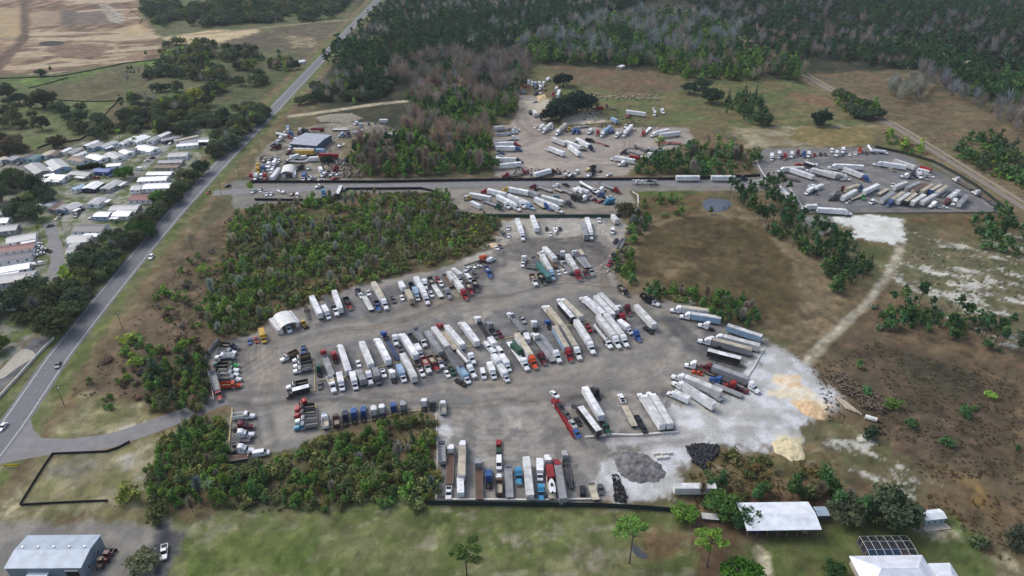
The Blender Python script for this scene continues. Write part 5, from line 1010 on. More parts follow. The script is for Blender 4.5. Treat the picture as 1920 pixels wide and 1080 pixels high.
def chunks(name, s, n, size, mat, label, elong=1.0, zmax=1.2, group=None):
    P = np.array(px(s)); lo, hi = P.min(0), P.max(0); Vs = []; Fs = []; k = 0
    while k < n:
        q = lo+RNG.random((1, 2))[0]*(hi-lo)
        if sdist(P, np.array([q[0]]), np.array([q[1]]))[0] < 0: continue
        a, b_, z = RNG.random()*6.3, (RNG.random()-.5)*.7, RNG.random()*zmax; d = size*(.5+RNG.random(3)); d[0] *= elong
        B8 = np.array([(i, j, l_) for i in (-.5, .5) for j in (-.5, .5) for l_ in (-.5, .5)])*d*(1+.25*(RNG.random((8, 3))-.5))
        ca, sa, cb, sb = cos(a), sin(a), cos(b_), sin(b_); R_ = np.array([[ca*cb, -sa, ca*sb], [sa*cb, ca, sa*sb], [-sb, 0, cb]]); Vs.append(B8@R_.T+np.array([q[0], q[1], z+d[2]*.3]))
        Fs.append(np.array([(0,1,3,2),(4,6,7,5),(0,4,5,1),(2,3,7,6),(0,2,6,4),(1,5,7,3)])+8*k); k += 1
    me = npmesh(name, np.concatenate(Vs), np.concatenate(Fs), mat); return tag(link(name, me), label, 'debris', kind='stuff')
chunks('broken_asphalt', '1286 838, 1310 834, 1345 836, 1348 850, 1330 868, 1322 882, 1300 868', 700, .42, plain('broken_asphalt', (52,53,58), .8), 'tangle of black broken slabs on the white sand', 2.6, .8)
chunks('broken_asphalt', '1147 888, 1160 892, 1164 905, 1178 935, 1172 945, 1152 940, 1150 915', 190, .42, plain('black_rubble', (38,38,42), .8), 'black rubble strewn left of the white sand at the south lot', 1.2, .6)
chunks('brush_pile', '1552 706, 1578 700, 1614 732, 1664 762, 1652 776, 1618 768, 1604 748, 1578 736', 420, .25, M['wood'], 'grey brush pile of dead branches east of the sand', 12, 1.8)
chunks('rubble', '1095 505, 1160 470, 1175 450, 1180 470, 1160 510, 1150 520', 60, .6, plain('pale_stone', (186,180,170), .9), 'pale rubble along the east edge of the main yard', 1, .2)
chunks('rubble', '905 470, 950 445, 960 425, 950 420, 930 450, 900 465', 90, .5, plain('white_stone', (196,192,184), .9), 'pale rubble along the woods at the pale gravel', 1, .3)
chunks('scrap', '600 300, 690 300, 680 334, 600 336', 160, .9, plain('mixed_scrap', (128,118,110), .8, 0, .6, .3), 'scattered scrap in the right of the north west yard', 1.5, .8)
chunks('scrap', '1075 205, 1130 200, 1240 240, 1180 250, 1100 235', 120, .8, plain('dull_scrap', (120,116,104), .8, 0, .6, .3), 'scattered scrap between the oaks and the north yard', 1.5, .6)
chunks('rubble', '1100 175, 1230 178, 1240 188, 1110 186', 110, 1.0, plain('sandy_rubble', (176,164,140), .9), 'line of pale rubble across the meadow above the oaks', 1.2, .5)
chunks('scrap', '960 318, 1060 318, 1080 334, 960 334', 60, .9, plain('yard_scrap', (96,92,96), .8, 0, .6, .3), 'scrap along the fence at the foot of the north yard', 1.5, .6)
LOGM = plain('stripped_log', (176,162,144), .9, 0, .2, 2)
for i, (a, b) in enumerate(((1576,742),(1581,744),(1586,746),(1590,748),(1595,750),(1600,753))):
    x, y, _ = G(a, b+14); mb = MB(); mb.tube((-4.2, 0, .45), (4.2, 0, .45), .4, LOGM, 8, .32); o = mb.obj('log', None, None, (x, y, 0), radians(-78+i*2)); tag(o, ordw(i)+' from left of the stripped logs lying east of the sand', 'log', 'stripped logs east of the sand')
for i, (a, b) in enumerate(((1230,852),(1243,852),(1254,851),(1236,860),(1248,859))):
    x, y, _ = G(a, b); mb = MB(); mb.box(-1.2, 1.2, -.6, .6, 0, 1.0, M['kerb'], .05, .05); o = mb.obj('concrete_block', None, None, (x, y, 0), .2); tag(o, ('upper left','upper middle','upper right','lower left','lower right')[i]+' white concrete block stacked beside the gravel heap', 'block', 'white concrete blocks')
x, y, _ = G(1632, 788); r = empty('white_tank', (x, y, 0), -.5); mb = MB(); mb.cyl((0,0,1.0), .95, 4.2, 'x', M['white'], 14); mb.obj('tank', r)
for s in (-1.3, 1.3): mb = MB(); mb.box(s-.15, s+.15, -.7, .7, 0, .35, M['dark']); mb.obj('cradle', r)
tag(r, 'small white tank lying beside the brush pile', 'tank')
# ================================================================ TREES
def clumps(kind, rng):
    C = []
    if kind == 'oak':
        for i in range(34): a = rng.random()*6.28; r = 4.7*rng.random()**.55; C.append((r*cos(a), r*sin(a), 1.5+6.0*(1-(r/5.5)**2)**.5*rng.random()**.45, 1.3+.8*rng.random()))
    elif kind == 'young':
        H = 7.5
        for i in range(13): t = rng.random(); a = rng.random()*6.28; r = 1.9*(1-t*.55)*rng.random()**.5; C.append((r*cos(a), r*sin(a), 1.4+t*(H-2.2), .85+.6*rng.random()*(1.3-t)))
    elif kind == 'pine':
        for i in range(13): t = rng.random()**.8; a = rng.random()*6.28; r = (.4+2.4*(1-t)**.6)*rng.random()**.5; C.append((r*cos(a), r*sin(a), 7.5+t*7.0, .8+.6*rng.random()*(1.15-t*.6)))
    elif kind == 'flatpine':
        for i in range(16): a = rng.random()*6.28; r = 4.2*rng.random()**.55; C.append((r*cos(a), r*sin(a), 11+1.8*(1-(r/4.4)**2)+rng.normal()*.5, 1.0+.5*rng.random()))
    elif kind == 'bush':
        for i in range(9): a = rng.random()*6.28; r = 1.5*rng.random()**.5; C.append((r*cos(a), r*sin(a), .6+1.0*rng.random(), .6+.5*rng.random()))
    elif kind == 'conifer':
        for i in range(12): t = i/11; a = rng.random()*6.28; r = 1.1*(1-t)*rng.random(); C.append((r*cos(a), r*sin(a), 1.2+t*6.5, .9*(1.1-t)+.15))
    return C
def crown_np(kind, n, size, seed):
    rng = np.random.default_rng(seed)
    if kind == 'bare':                                  # leafless swamp tree: fine upswept twigs
        m = n; t = rng.random(m); a = rng.random(m)*6.28; z0 = 3.5+t*7.0; out = 2.5*np.sin(pi*(.12+.74*t))*rng.random(m)**.5+.1; L = size*(1.6+1.4*rng.random(m)); w = .05+.05*rng.random(m)
        p0 = np.stack([out*.25*np.cos(a), out*.25*np.sin(a), z0], 1); d = np.stack([np.cos(a)*out, np.sin(a)*out, 1.3+1.2*rng.random(m)], 1); d /= np.linalg.norm(d, axis=1)[:, None]
        p1 = p0+d*L[:, None]; b = rng.random(m)*6.28; s = np.stack([np.cos(b), np.sin(b), np.zeros(m)], 1)*(w*size*1.2)[:, None]
        V = np.stack([p0-s, p0+s, p1+s*.4, p1-s*.4], 1).reshape(-1, 3); tint = (0.75+.5*rng.random(m))[:, None]*np.ones(3); return V, np.arange(4*m).reshape(-1, 4), tint
    if kind == 'palm':
        Vs = []; m = 0
        for i in range(22):
            a = i*2.4; el = .9-1.3*(i/22); p = np.array([0, 0, 6.0])
            for k in range(5):
                d = np.array([cos(a)*cos(el), sin(a)*cos(el), sin(el)]); q = p+d*.5; s = np.array([-sin(a), cos(a), 0])*.32*(1-k/6); s2 = s*.8; Vs += [p-s, p+s, q+s2, q-s2]; p = q; el -= .28; m += 1
        V = np.array(Vs); return V, np.arange(4*m).reshape(-1, 4), (0.8+.35*rng.random(m))[:, None]*np.ones(3)
    C = np.array(clumps(kind, rng)); w = C[:, 3]**2; k = rng.choice(len(C), n, p=w/w.sum()); v = rng.normal(size=(n, 3)); v /= np.linalg.norm(v, axis=1)[:, None]
    rr = C[k, 3]*(rng.random(n)**.45)*1.08; cen = C[k, :3]+v*rr[:, None]*np.array([1, 1, .8]); nrm = v*.7+rng.normal(size=(n, 3))*.7+np.array([0, 0, .5]); nrm /= np.linalg.norm(nrm, axis=1)[:, None]
    u = np.cross(nrm, rng.normal(size=(n, 3))); u /= np.linalg.norm(u, axis=1)[:, None]; wv = np.cross(nrm, u); s = size*(.6+.7*rng.random(n))[:, None]
    V = np.stack([cen-u*s*.6, cen-wv*s*.42, cen+u*s*.6, cen+wv*s*.42], 1).reshape(-1, 3); V[:, 2] = np.maximum(V[:, 2], .1)
    ct = .78+.5*rng.random(len(C)); t = ct[k]*(.82+.36*rng.random(n)); hue = (rng.random(len(C))-.5)[k]*.14
    tint = np.stack([t*(1+hue), t, t*(1-hue*.5)], 1); return V, np.arange(4*n).reshape(-1, 4), tint
SPEC = {  # height, full quads, leaf size, far quads, far leaf size, name, category
 'oak': (9, 1900, .8, 190, 2.1, 'oak_tree', 'tree'), 'young': (7.5, 460, .62, 66, 1.4, 'young_tree', 'tree'), 'pine': (15, 640, .68, 84, 1.6, 'pine_tree', 'pine'), 'flatpine': (13, 1500, .5, 150, 1.3, 'pine_tree', 'pine'),
 'bush': (2, 240, .5, 34, 1.05, 'shrub', 'shrub'), 'bare': (12, 520, 1.2, 80, 2.0, 'bare_tree', 'bare tree'), 'conifer': (8, 420, .42, 50, .9, 'evergreen_tree', 'tree'), 'palm': (6, 0, 0, 0, 0, 'palm_tree', 'palm')}
def trunk_np(kind, seed):
    rng = random.Random(seed); mb = MB(); H = {'oak': 5.5, 'young': 5.5, 'pine': 13.5, 'flatpine': 11.5, 'bush': 1.0, 'bare': 11.5, 'conifer': 6.5, 'palm': 6.0}[kind]; r = {'oak': .42, 'young': .11, 'pine': .2, 'flatpine': .24, 'bush': .06, 'bare': .15, 'conifer': .14, 'palm': .2}[kind]
    mb.tube((0, 0, -.1), (0, 0, H), r, M['bark'], 7, r*.45)
    if kind in ('oak', 'young', 'flatpine', 'pine', 'bare'):
        for i in range({'oak': 7, 'young': 4, 'flatpine': 8, 'pine': 6, 'bare': 9}[kind]):
            a = rng.random()*6.28; z = H*(.45+.5*rng.random()) if kind != 'flatpine' else H*(.8+.2*rng.random()); l = {'oak': 3.8, 'young': 1.2, 'flatpine': 3.4, 'pine': 1.8, 'bare': 1.8}[kind]*(.6+.5*rng.random()); mb.tube((0, 0, z), (l*cos(a), l*sin(a), z+l*(.5 if kind != 'bare' else 1.3)), r*.4, M['bark'], 5, r*.12)
    return mb.mesh('trunk')
NV = 4; FULL = {}; FARV = {}; TRK_M = {}
for k_, sp in SPEC.items():
    for v_ in range(NV if k_ != 'palm' else 1):
        V, Fq, t = crown_np(k_, sp[1], sp[2], 100*v_+len(k_)); FULL[(k_, v_)] = npmesh('crown', V, Fq, M['leaf' if k_ != 'bare' else 'twig'], t); TRK_M[(k_, v_)] = trunk_np(k_, v_+3)
        if k_ != 'palm': FARV[(k_, v_)] = crown_np(k_, sp[3], sp[4], 100*v_+len(k_)+7)
def tree(kind, x, y, s, col, label, group=None, name=None, sz=None):
    v = random.randrange(NV) if kind != 'palm' else 0; r = empty(name or SPEC[kind][5], (x, y, 0), random.random()*6.28); r.scale = (s, s, sz or s*random.uniform(.85, 1.15))
    link('crown', FULL[(kind, v)], r, lin4(col)); link('trunk', TRK_M[(kind, v)], r, None); tag(r, label, SPEC[kind][6], group); return r
DG, OG, MG, YG, BG, PG, GR, BR = (66,76,56), (88,94,60), (76,100,50), (102,122,56), (62,86,52), (54,76,50), (152,150,142), (148,138,126)
# forests: label, polygon, spacing, [(kind, weight, colour, scale)], density noise scale, threshold
FOR = [
 ('in the thicket below the main yard', '300 830, 345 800, 420 776, 430 876, 500 866, 560 850, 640 822, 740 796, 815 788, 820 935, 760 945, 640 952, 500 958, 400 965, 330 955, 290 930, 270 890', 3.0, [('young', 3, MG, .68), ('young', 2, OG, .64), ('bush', 4, OG, 1.3), ('bush', 3, MG, 1.3), ('bare', .5, GR, .5), ('conifer', .3, BG, .8)], 14, .31),
 ('in the thicket left of the main yard', '272 740, 290 700, 330 690, 385 650, 395 700, 402 755, 360 775, 310 782, 275 775', 3.6, [('young', 3, DG, .85), ('young', 2, MG, .8), ('bush', 3, OG, 1.2)], 12, .32),
 ('in the young woods above the main yard', '452 405, 480 385, 560 380, 650 366, 760 362, 835 372, 856 408, 940 415, 925 452, 860 484, 760 508, 700 526, 570 568, 500 606, 430 632, 395 640, 388 560, 405 500', 3.1, [('young', 6, (84,108,54), .70), ('bare', 1.6, (176,176,156), .5), ('young', 4, (84,98,62), .66), ('young', 2, OG, .6), ('bare', 1.4, (156,152,132), .48), ('bush', 5, OG, 1.2), ('bush', 2, YG, 1.1), ('bush', 2, (92,90,64), 1.1)], 13, .33),
 ('in the scrub right of the highway', '440 380, 400 450, 330 530, 230 660, 150 760, 270 760, 380 640, 390 500, 440 400', 6, [('bush', 4, (92,80,72), 1.2), ('bush', 3, MG, 1.4), ('bush', 1, YG, 1.5), ('young', 1, OG, .5)], 10, .50),
 ('in the hedge round the marsh', '1150 500, 1172 455, 1195 395, 1215 400, 1195 450, 1185 500, 1200 540, 1260 548, 1340 560, 1420 590, 1435 615, 1400 622, 1330 592, 1240 562, 1165 540', 3.8, [('young', 3, MG, .75), ('young', 2, BG, .8), ('bush', 2, OG, 1.2), ('bare', .4, GR, .5)], 9, .26),
 ('in the tree belt east of the marsh', '1370 352, 1440 350, 1478 380, 1500 405, 1530 430, 1560 440, 1600 470, 1628 510, 1622 540, 1588 560, 1560 620, 1566 560, 1540 510, 1500 480, 1440 450, 1430 410, 1385 395', 5.2, [('pine', 3, PG, .72), ('young', 3, BG, 1.1), ('conifer', 1, DG, 1.0)], 12, .30),
 ('among the trees round the pond', '1190 372, 1290 380, 1300 400, 1230 415, 1200 400', 5, [('young', 2, MG, .8), ('bush', 2, OG, 1.3)], 8, .45),
 ('in the pine belt of the east dunes', '1620 570, 1700 560, 1780 580, 1860 600, 1930 640, 1930 690, 1860 660, 1800 640, 1720 625, 1640 610', 5.5, [('pine', 3, PG, .7), ('young', 3, BG, 1.1), ('bush', 2, DG, 1.3)], 10, .36),
 ('in the trees south of the north east yard', '1820 420, 1880 410, 1930 440, 1930 490, 1850 470, 1815 450', 5.5, [('pine', 2, PG, .7), ('young', 3, BG, 1.1)], 10, .34),
 ('scattered on the east heath', '1640 700, 1920 720, 1920 860, 1760 860, 1650 780', 15, [('bush', 2, BG, 1.2), ('conifer', 1, MG, .5), ('bush', 1, YG, 1.0)], 10, .50),
 ('in the grove round the pole barn', '1300 905, 1420 915, 1560 915, 1600 980, 1540 955, 1390 940, 1330 950, 1300 975', 5.0, [('young', 3, BG, 1.1), ('bare', 1.3, BR, .6), ('bush', 2, OG, 1.3)], 9, .32),
 ('on the weedy bank above the pole barn', '1290 880, 1340 848, 1420 850, 1500 868, 1560 880, 1550 910, 1420 912, 1300 905', 4.5, [('bush', 3, (96,88,60), .9), ('bush', 2, (76,84,52), 1.1)], 10, .48),
 ('in the oak belt beside the park', '475 205, 510 212, 470 250, 430 290, 400 312, 330 385, 270 450, 200 525, 140 600, 95 640, 60 610, 110 560, 120 520, 200 455, 262 425, 298 388, 345 345, 396 290, 410 262', 7.4, [('oak', 5, DG, .85), ('oak', 2, OG, .8), ('young', 1, YG, 1.3), ('bare', .6, GR, .7)], 20, .26),
 ('in the oaks west of the park', '-30 250, 40 275, 60 290, 0 300, -40 300', 8, [('oak', 1, (84,78,60), .8)], 20, .3),
 ('in the oaks in the middle of the park', '-20 345, 40 335, 75 350, 125 380, 95 412, 20 420, -30 400', 13, [('oak', 3, DG, .9), ('oak', 1, OG, .8)], 20, .3),
 ('in the oaks at the south of the park', '-30 575, 30 560, 75 560, 95 580, 60 608, 20 612, -30 612', 9, [('oak', 1, DG, .95)], 20, .2),
 ('in the trees north of the park', '165 255, 250 225, 330 215, 420 205, 470 205, 390 250, 330 255, 250 252, 190 262', 8.5, [('oak', 4, DG, .8), ('young', 2, YG, 1.2), ('oak', 2, OG, .7)], 24, .44),
 ('in the oak woods west of the highway', '235 150, 300 120, 300 80, 400 85, 500 100, 500 130, 440 140, 560 115, 560 135, 470 160, 420 165, 400 200, 290 235, 215 230, 245 200, 225 175', 8.6, [('oak', 5, DG, .85), ('oak', 2, OG, .85), ('bare', 1, BR, .7), ('pine', 1, BG, .8), ('young', 1, YG, 1.2)], 22, .50),
 ('in the top left woods', '260 -5, 660 -5, 640 25, 600 40, 440 46, 330 56, 290 50, 270 25', 9.5, [('oak', 5, DG, .95), ('oak', 2, OG, .9), ('pine', 1, PG, 1)], 40, .42),
 ('in the pasture trees', '-10 165, 100 200, 200 240, 60 260, -20 250', 22, [('oak', 1, DG, .85)], 30, .40),
 ('beside the highway north of the yards', '590 165, 640 140, 700 150, 740 165, 690 190, 620 196, 575 190', 7.5, [('oak', 3, DG, .75), ('bare', 1, GR, .7), ('young', 1, YG, 1.0)], 18, .42),
 ('in the cypress stand left of the north yard', '655 300, 668 280, 700 272, 745 264, 778 240, 770 205, 772 180, 800 165, 860 170, 925 190, 970 175, 965 205, 925 235, 925 330, 800 332, 690 332, 650 320', 5.6, [('bare', 3, (154,140,130), .95), ('young', 4, MG, 1.3), ('young', 2, MG, 1.2), ('pine', 1, PG, .8)], 24, .22),
 ('in the grey cypress wood', '740 130, 800 115, 960 105, 1000 118, 985 165, 950 185, 860 170, 780 175, 740 160', 6.5, [('bare', 5, (136,128,118), 1.05), ('pine', 1.2, PG, .9), ('young', 2, BG, 1.3)], 30, .2),
 ('in the dark forest along the highway', '715 20, 760 -5, 1240 -5, 1100 40, 960 90, 780 115, 740 135, 720 200, 640 150, 612 125, 640 90, 680 60', 8.0, [('pine', 6, PG, 1.0), ('oak', 3, (46,62,42), .8), ('bare', .4, GR, .9)], 60, .10),
 ('in the grey forest at the top', '960 90, 1040 60, 1120 40, 1250 25, 1400 60, 1380 100, 1200 120, 1010 112', 8.0, [('bare', 2.2, (142,146,142), 1.1), ('young', 4, MG, 1.5), ('pine', 1.5, PG, .9)], 45, .12),
 ('in the green wood above the meadow', '1000 100, 1200 112, 1290 108, 1400 100, 1500 120, 1505 148, 1380 155, 1290 148, 1210 125, 1080 122, 1000 118', 7.0, [('young', 4, MG, 1.5), ('pine', 2, PG, .9), ('bare', 1.4, (148,140,134), 1.0), ('young', 2, MG, 1.4)], 30, .16),
 ('in the top right forest', '1240 -5, 1960 -5, 1960 160, 1890 140, 1800 112, 1730 85, 1640 60, 1480 70, 1380 45, 1300 15', 9.5, [('pine', 3, PG, 1.0), ('oak', 5, (52,62,46), .95), ('bare', .35, (130,126,124), 1.0)], 70, .10),
 ('in the forest strip above the railway', '1380 60, 1500 62, 1640 66, 1730 100, 1720 130, 1640 128, 1560 112, 1500 118, 1410 100', 8.0, [('pine', 5, PG, .9), ('bare', 1.2, (146,136,134), 1.0), ('oak', 3, (50,66,46), .7)], 40, .14),
 ('in the forest band right of the railway', '1720 85, 1800 122, 1900 150, 1960 170, 1960 225, 1900 200, 1840 190, 1760 150, 1710 130', 7.5, [('pine', 4, PG, 1.0), ('young', 3, BG, 1.6)], 50, .08),
 ('in the grey cypress at the right edge', '1700 128, 1760 158, 1840 196, 1950 220, 1950 280, 1880 240, 1850 220, 1800 190, 1740 165', 8.5, [('bare', 1, (140,138,136), 1.0)], 30, .3),
 ('in the grey thicket beyond the railway', '1660 170, 1700 155, 1750 165, 1745 190, 1680 195', 6.0, [('bare', 1, (150,148,132), .8)], 30, .2),
 ('in the trees beside the railway', '1560 180, 1600 180, 1640 205, 1650 225, 1610 225, 1570 205', 8.0, [('oak', 3, DG, .8), ('young', 2, MG, 1.2)], 14, .25),
 ('in the meadow cypresses', '1365 190, 1400 180, 1435 190, 1445 225, 1410 235, 1370 215', 6.5, [('conifer', 2, DG, 1.3), ('young', 2, BG, 1.2)], 10, .35),
 ('in the trees left of the north east yard', '1180 320, 1240 285, 1300 275, 1420 285, 1418 318, 1400 330, 1190 332', 6.0, [('young', 4, BG, 1.2), ('young', 2, MG, 1.1), ('bush', 2, OG, 1.4), ('bare', .7, BR, .7)], 16, .32),
 ('in the thicket right of the railway', '1778 262, 1860 262, 1930 300, 1930 360, 1880 340, 1800 300', 5.5, [('young', 3, BG, 1.1), ('bush', 3, MG, 1.5), ('young', 2, DG, 1.1)], 14, .26),
 ('beside the railway fence', '1650 240, 1700 262, 1760 290, 1740 300, 1690 285, 1650 265', 7, [('bush', 3, MG, 1.5), ('young', 1, YG, 1.0), ('bush', 2, (96,80,66), 1.3)], 10, .45),
]
LIM = {'oak': 290, 'young': 295, 'pine': 290, 'bush': 295, 'bare': 290, 'conifer': 120}
ALL = []
for fi, (nm, poly, sp, kinds, ns, th) in enumerate(FOR):
    P = np.array(px(poly)); lo, hi = P.min(0), P.max(0); nx, ny = int((hi[0]-lo[0])/sp)+2, int((hi[1]-lo[1])/(sp*.87))+2
    I, J = np.meshgrid(np.arange(nx), np.arange(ny)); X = lo[0]+(I+.5*(J % 2))*sp+(RNG.random(I.shape)-.5)*sp*.9; Y = lo[1]+J*sp*.87+(RNG.random(I.shape)-.5)*sp*.9
    X = X.ravel(); Y = Y.ravel(); d = sdist(P, X, Y)+(fbm(X, Y+fi*40, 16, 3)-.5)*22*min(1, sp/7)*(0 if 'park' in nm else 1); ok = (d > 0) & (fbm(X+fi*13, Y, ns, 3) > th); X, Y = X[ok], Y[ok]; n = len(X)
    # neighbouring kinds gather in patches
    w = np.array([k[1] for k in kinds], float); q = fbm(X-fi*7, Y+50, ns*.7, 3); q = np.argsort(np.argsort(q))/max(1, n); q = np.clip(q+RNG.normal(size=n)*.22, 0, .9999); cw = np.cumsum(w)/w.sum(); k = np.searchsorted(cw, q)
    for x, y, kk in zip(X, Y, k): kd = kinds[min(kk, len(kinds)-1)]; ALL.append((x*x+y*y, kd[0], x, y, kd[3]*(1.22 if kd[0] == 'oak' else 1.1)*random.uniform(.55, 1.32), kd[2], fi))
ALL.sort(key=lambda a: a[0]); cnt = {}; MERGE = {}
FB = 1.3
def shade(c): c = [v*FB for v in c] if max(c) < 125 else c; return shade0(c)
def shade0(c): j = random.uniform(.86, 1.16); h = random.uniform(-.07, .07); return (min(255, c[0]*j*(1+h)), min(255, c[1]*j), min(255, c[2]*j*(1-h)))
CN = lambda c: 'grey' if c[0] > 105 and c[2] > 90 and c[0] < 160 else 'brown' if c[0] > c[1]+8 else 'bright green' if c[1] > 108 else 'olive' if c[0]+4 > c[1] else 'green' if c[1] > 85 else 'dark green'
for d2, kd, x, y, s, c, fi in ALL:
    cnt[kd] = cnt.get(kd, 0)+1
    if cnt[kd] <= LIM[kd]:
        t = 'leafless '+CN(c)+' swamp tree' if kd == 'bare' else CN(c)+' '+SPEC[kd][5].replace('_', ' '); tree(kd, x, y, s, shade(c), t+' '+FOR[fi][0], SPEC[kd][5].replace('_', ' ')+'s '+FOR[fi][0])
    else: MERGE.setdefault(fi, []).append((kd, x, y, s, c))
for fi, L in MERGE.items():
    Vs, Fs, Ts, off = [], [], [], 0
    for kd, x, y, s, c in L:
        V, Fq, t = FARV[(kd, random.randrange(NV))]; a = random.random()*6.28; ca, sa = cos(a)*s, sin(a)*s; W = np.empty_like(V); W[:, 0] = V[:, 0]*ca-V[:, 1]*sa+x; W[:, 1] = V[:, 0]*sa+V[:, 1]*ca+y; W[:, 2] = V[:, 2]*s*random.uniform(.85, 1.15)
        Vs.append(W); Fs.append(Fq+off); Ts.append(t*lin(shade(c))); off += len(V)
    o = link('woodland', npmesh('woodland', np.concatenate(Vs), np.concatenate(Fs), M['leaf'], np.concatenate(Ts))); tag(o, 'mass of trees '+FOR[fi][0], 'woodland', kind='stuff')
# low scrub and weeds
SCR = [('290 560, 440 400, 400 620, 280 755, 130 740, 180 690', 900, (112,98,76)), ('1520 690, 1640 640, 1900 720, 1920 960, 1700 860, 1560 820', 2600, (104,94,74)), 
 ('1290 890, 1420 850, 1560 870, 1560 950, 1300 960', 700, (106,92,62)), ('1700 470, 1920 450, 1920 640, 1720 560', 900, (86,88,60)), ('395 620, 500 600, 700 530, 930 450, 850 380, 500 390, 400 500', 1600, (96,88,60)), ('280 950, 300 880, 560 850, 815 780, 818 930, 500 960', 1200, (90,86,54)),
 ('1540 130, 1700 160, 1900 240, 1920 380, 1700 250', 1200, (120,104,82)), ('500 120, 560 110, 520 180, 420 190', 300, (92,84,66)), ('640 290, 760 250, 770 300, 660 330', 200, (110,98,72)), ('1780 650, 1920 700, 1920 1000, 1800 940', 700, (100,84,66)), ('1700 870, 1860 880, 1900 1060, 1760 1000', 500, (112,94,66))]
Vs, Fs, Ts, off = [], [], [], 0
for poly, n, c in SCR:
    P = np.array(px(poly)); lo, hi = P.min(0), P.max(0)
    for i in range(n):
        q = lo+RNG.random(2)*(hi-lo)
        if sdist(P, q[:1], q[1:])[0] < 0 or vnoise(q[:1]/9, q[1:]/9)[0] < .35: continue
        V, Fq, t = FARV[('bush', random.randrange(NV))]; s = random.uniform(.12, .38); W = V*np.array([s, s, s*.6])+np.array([q[0], q[1], 0]); Vs.append(W); Fs.append(Fq+off); Ts.append((t*.5+.5)*lin(shade0(c))*np.array([.86, .93, .95])); off += len(V)
tag(link('scrub', npmesh('scrub', np.concatenate(Vs), np.concatenate(Fs), M['leaf'], np.concatenate(Ts))), 'low brown scrub and weeds on the heath and wood floors', 'scrub', kind='stuff')
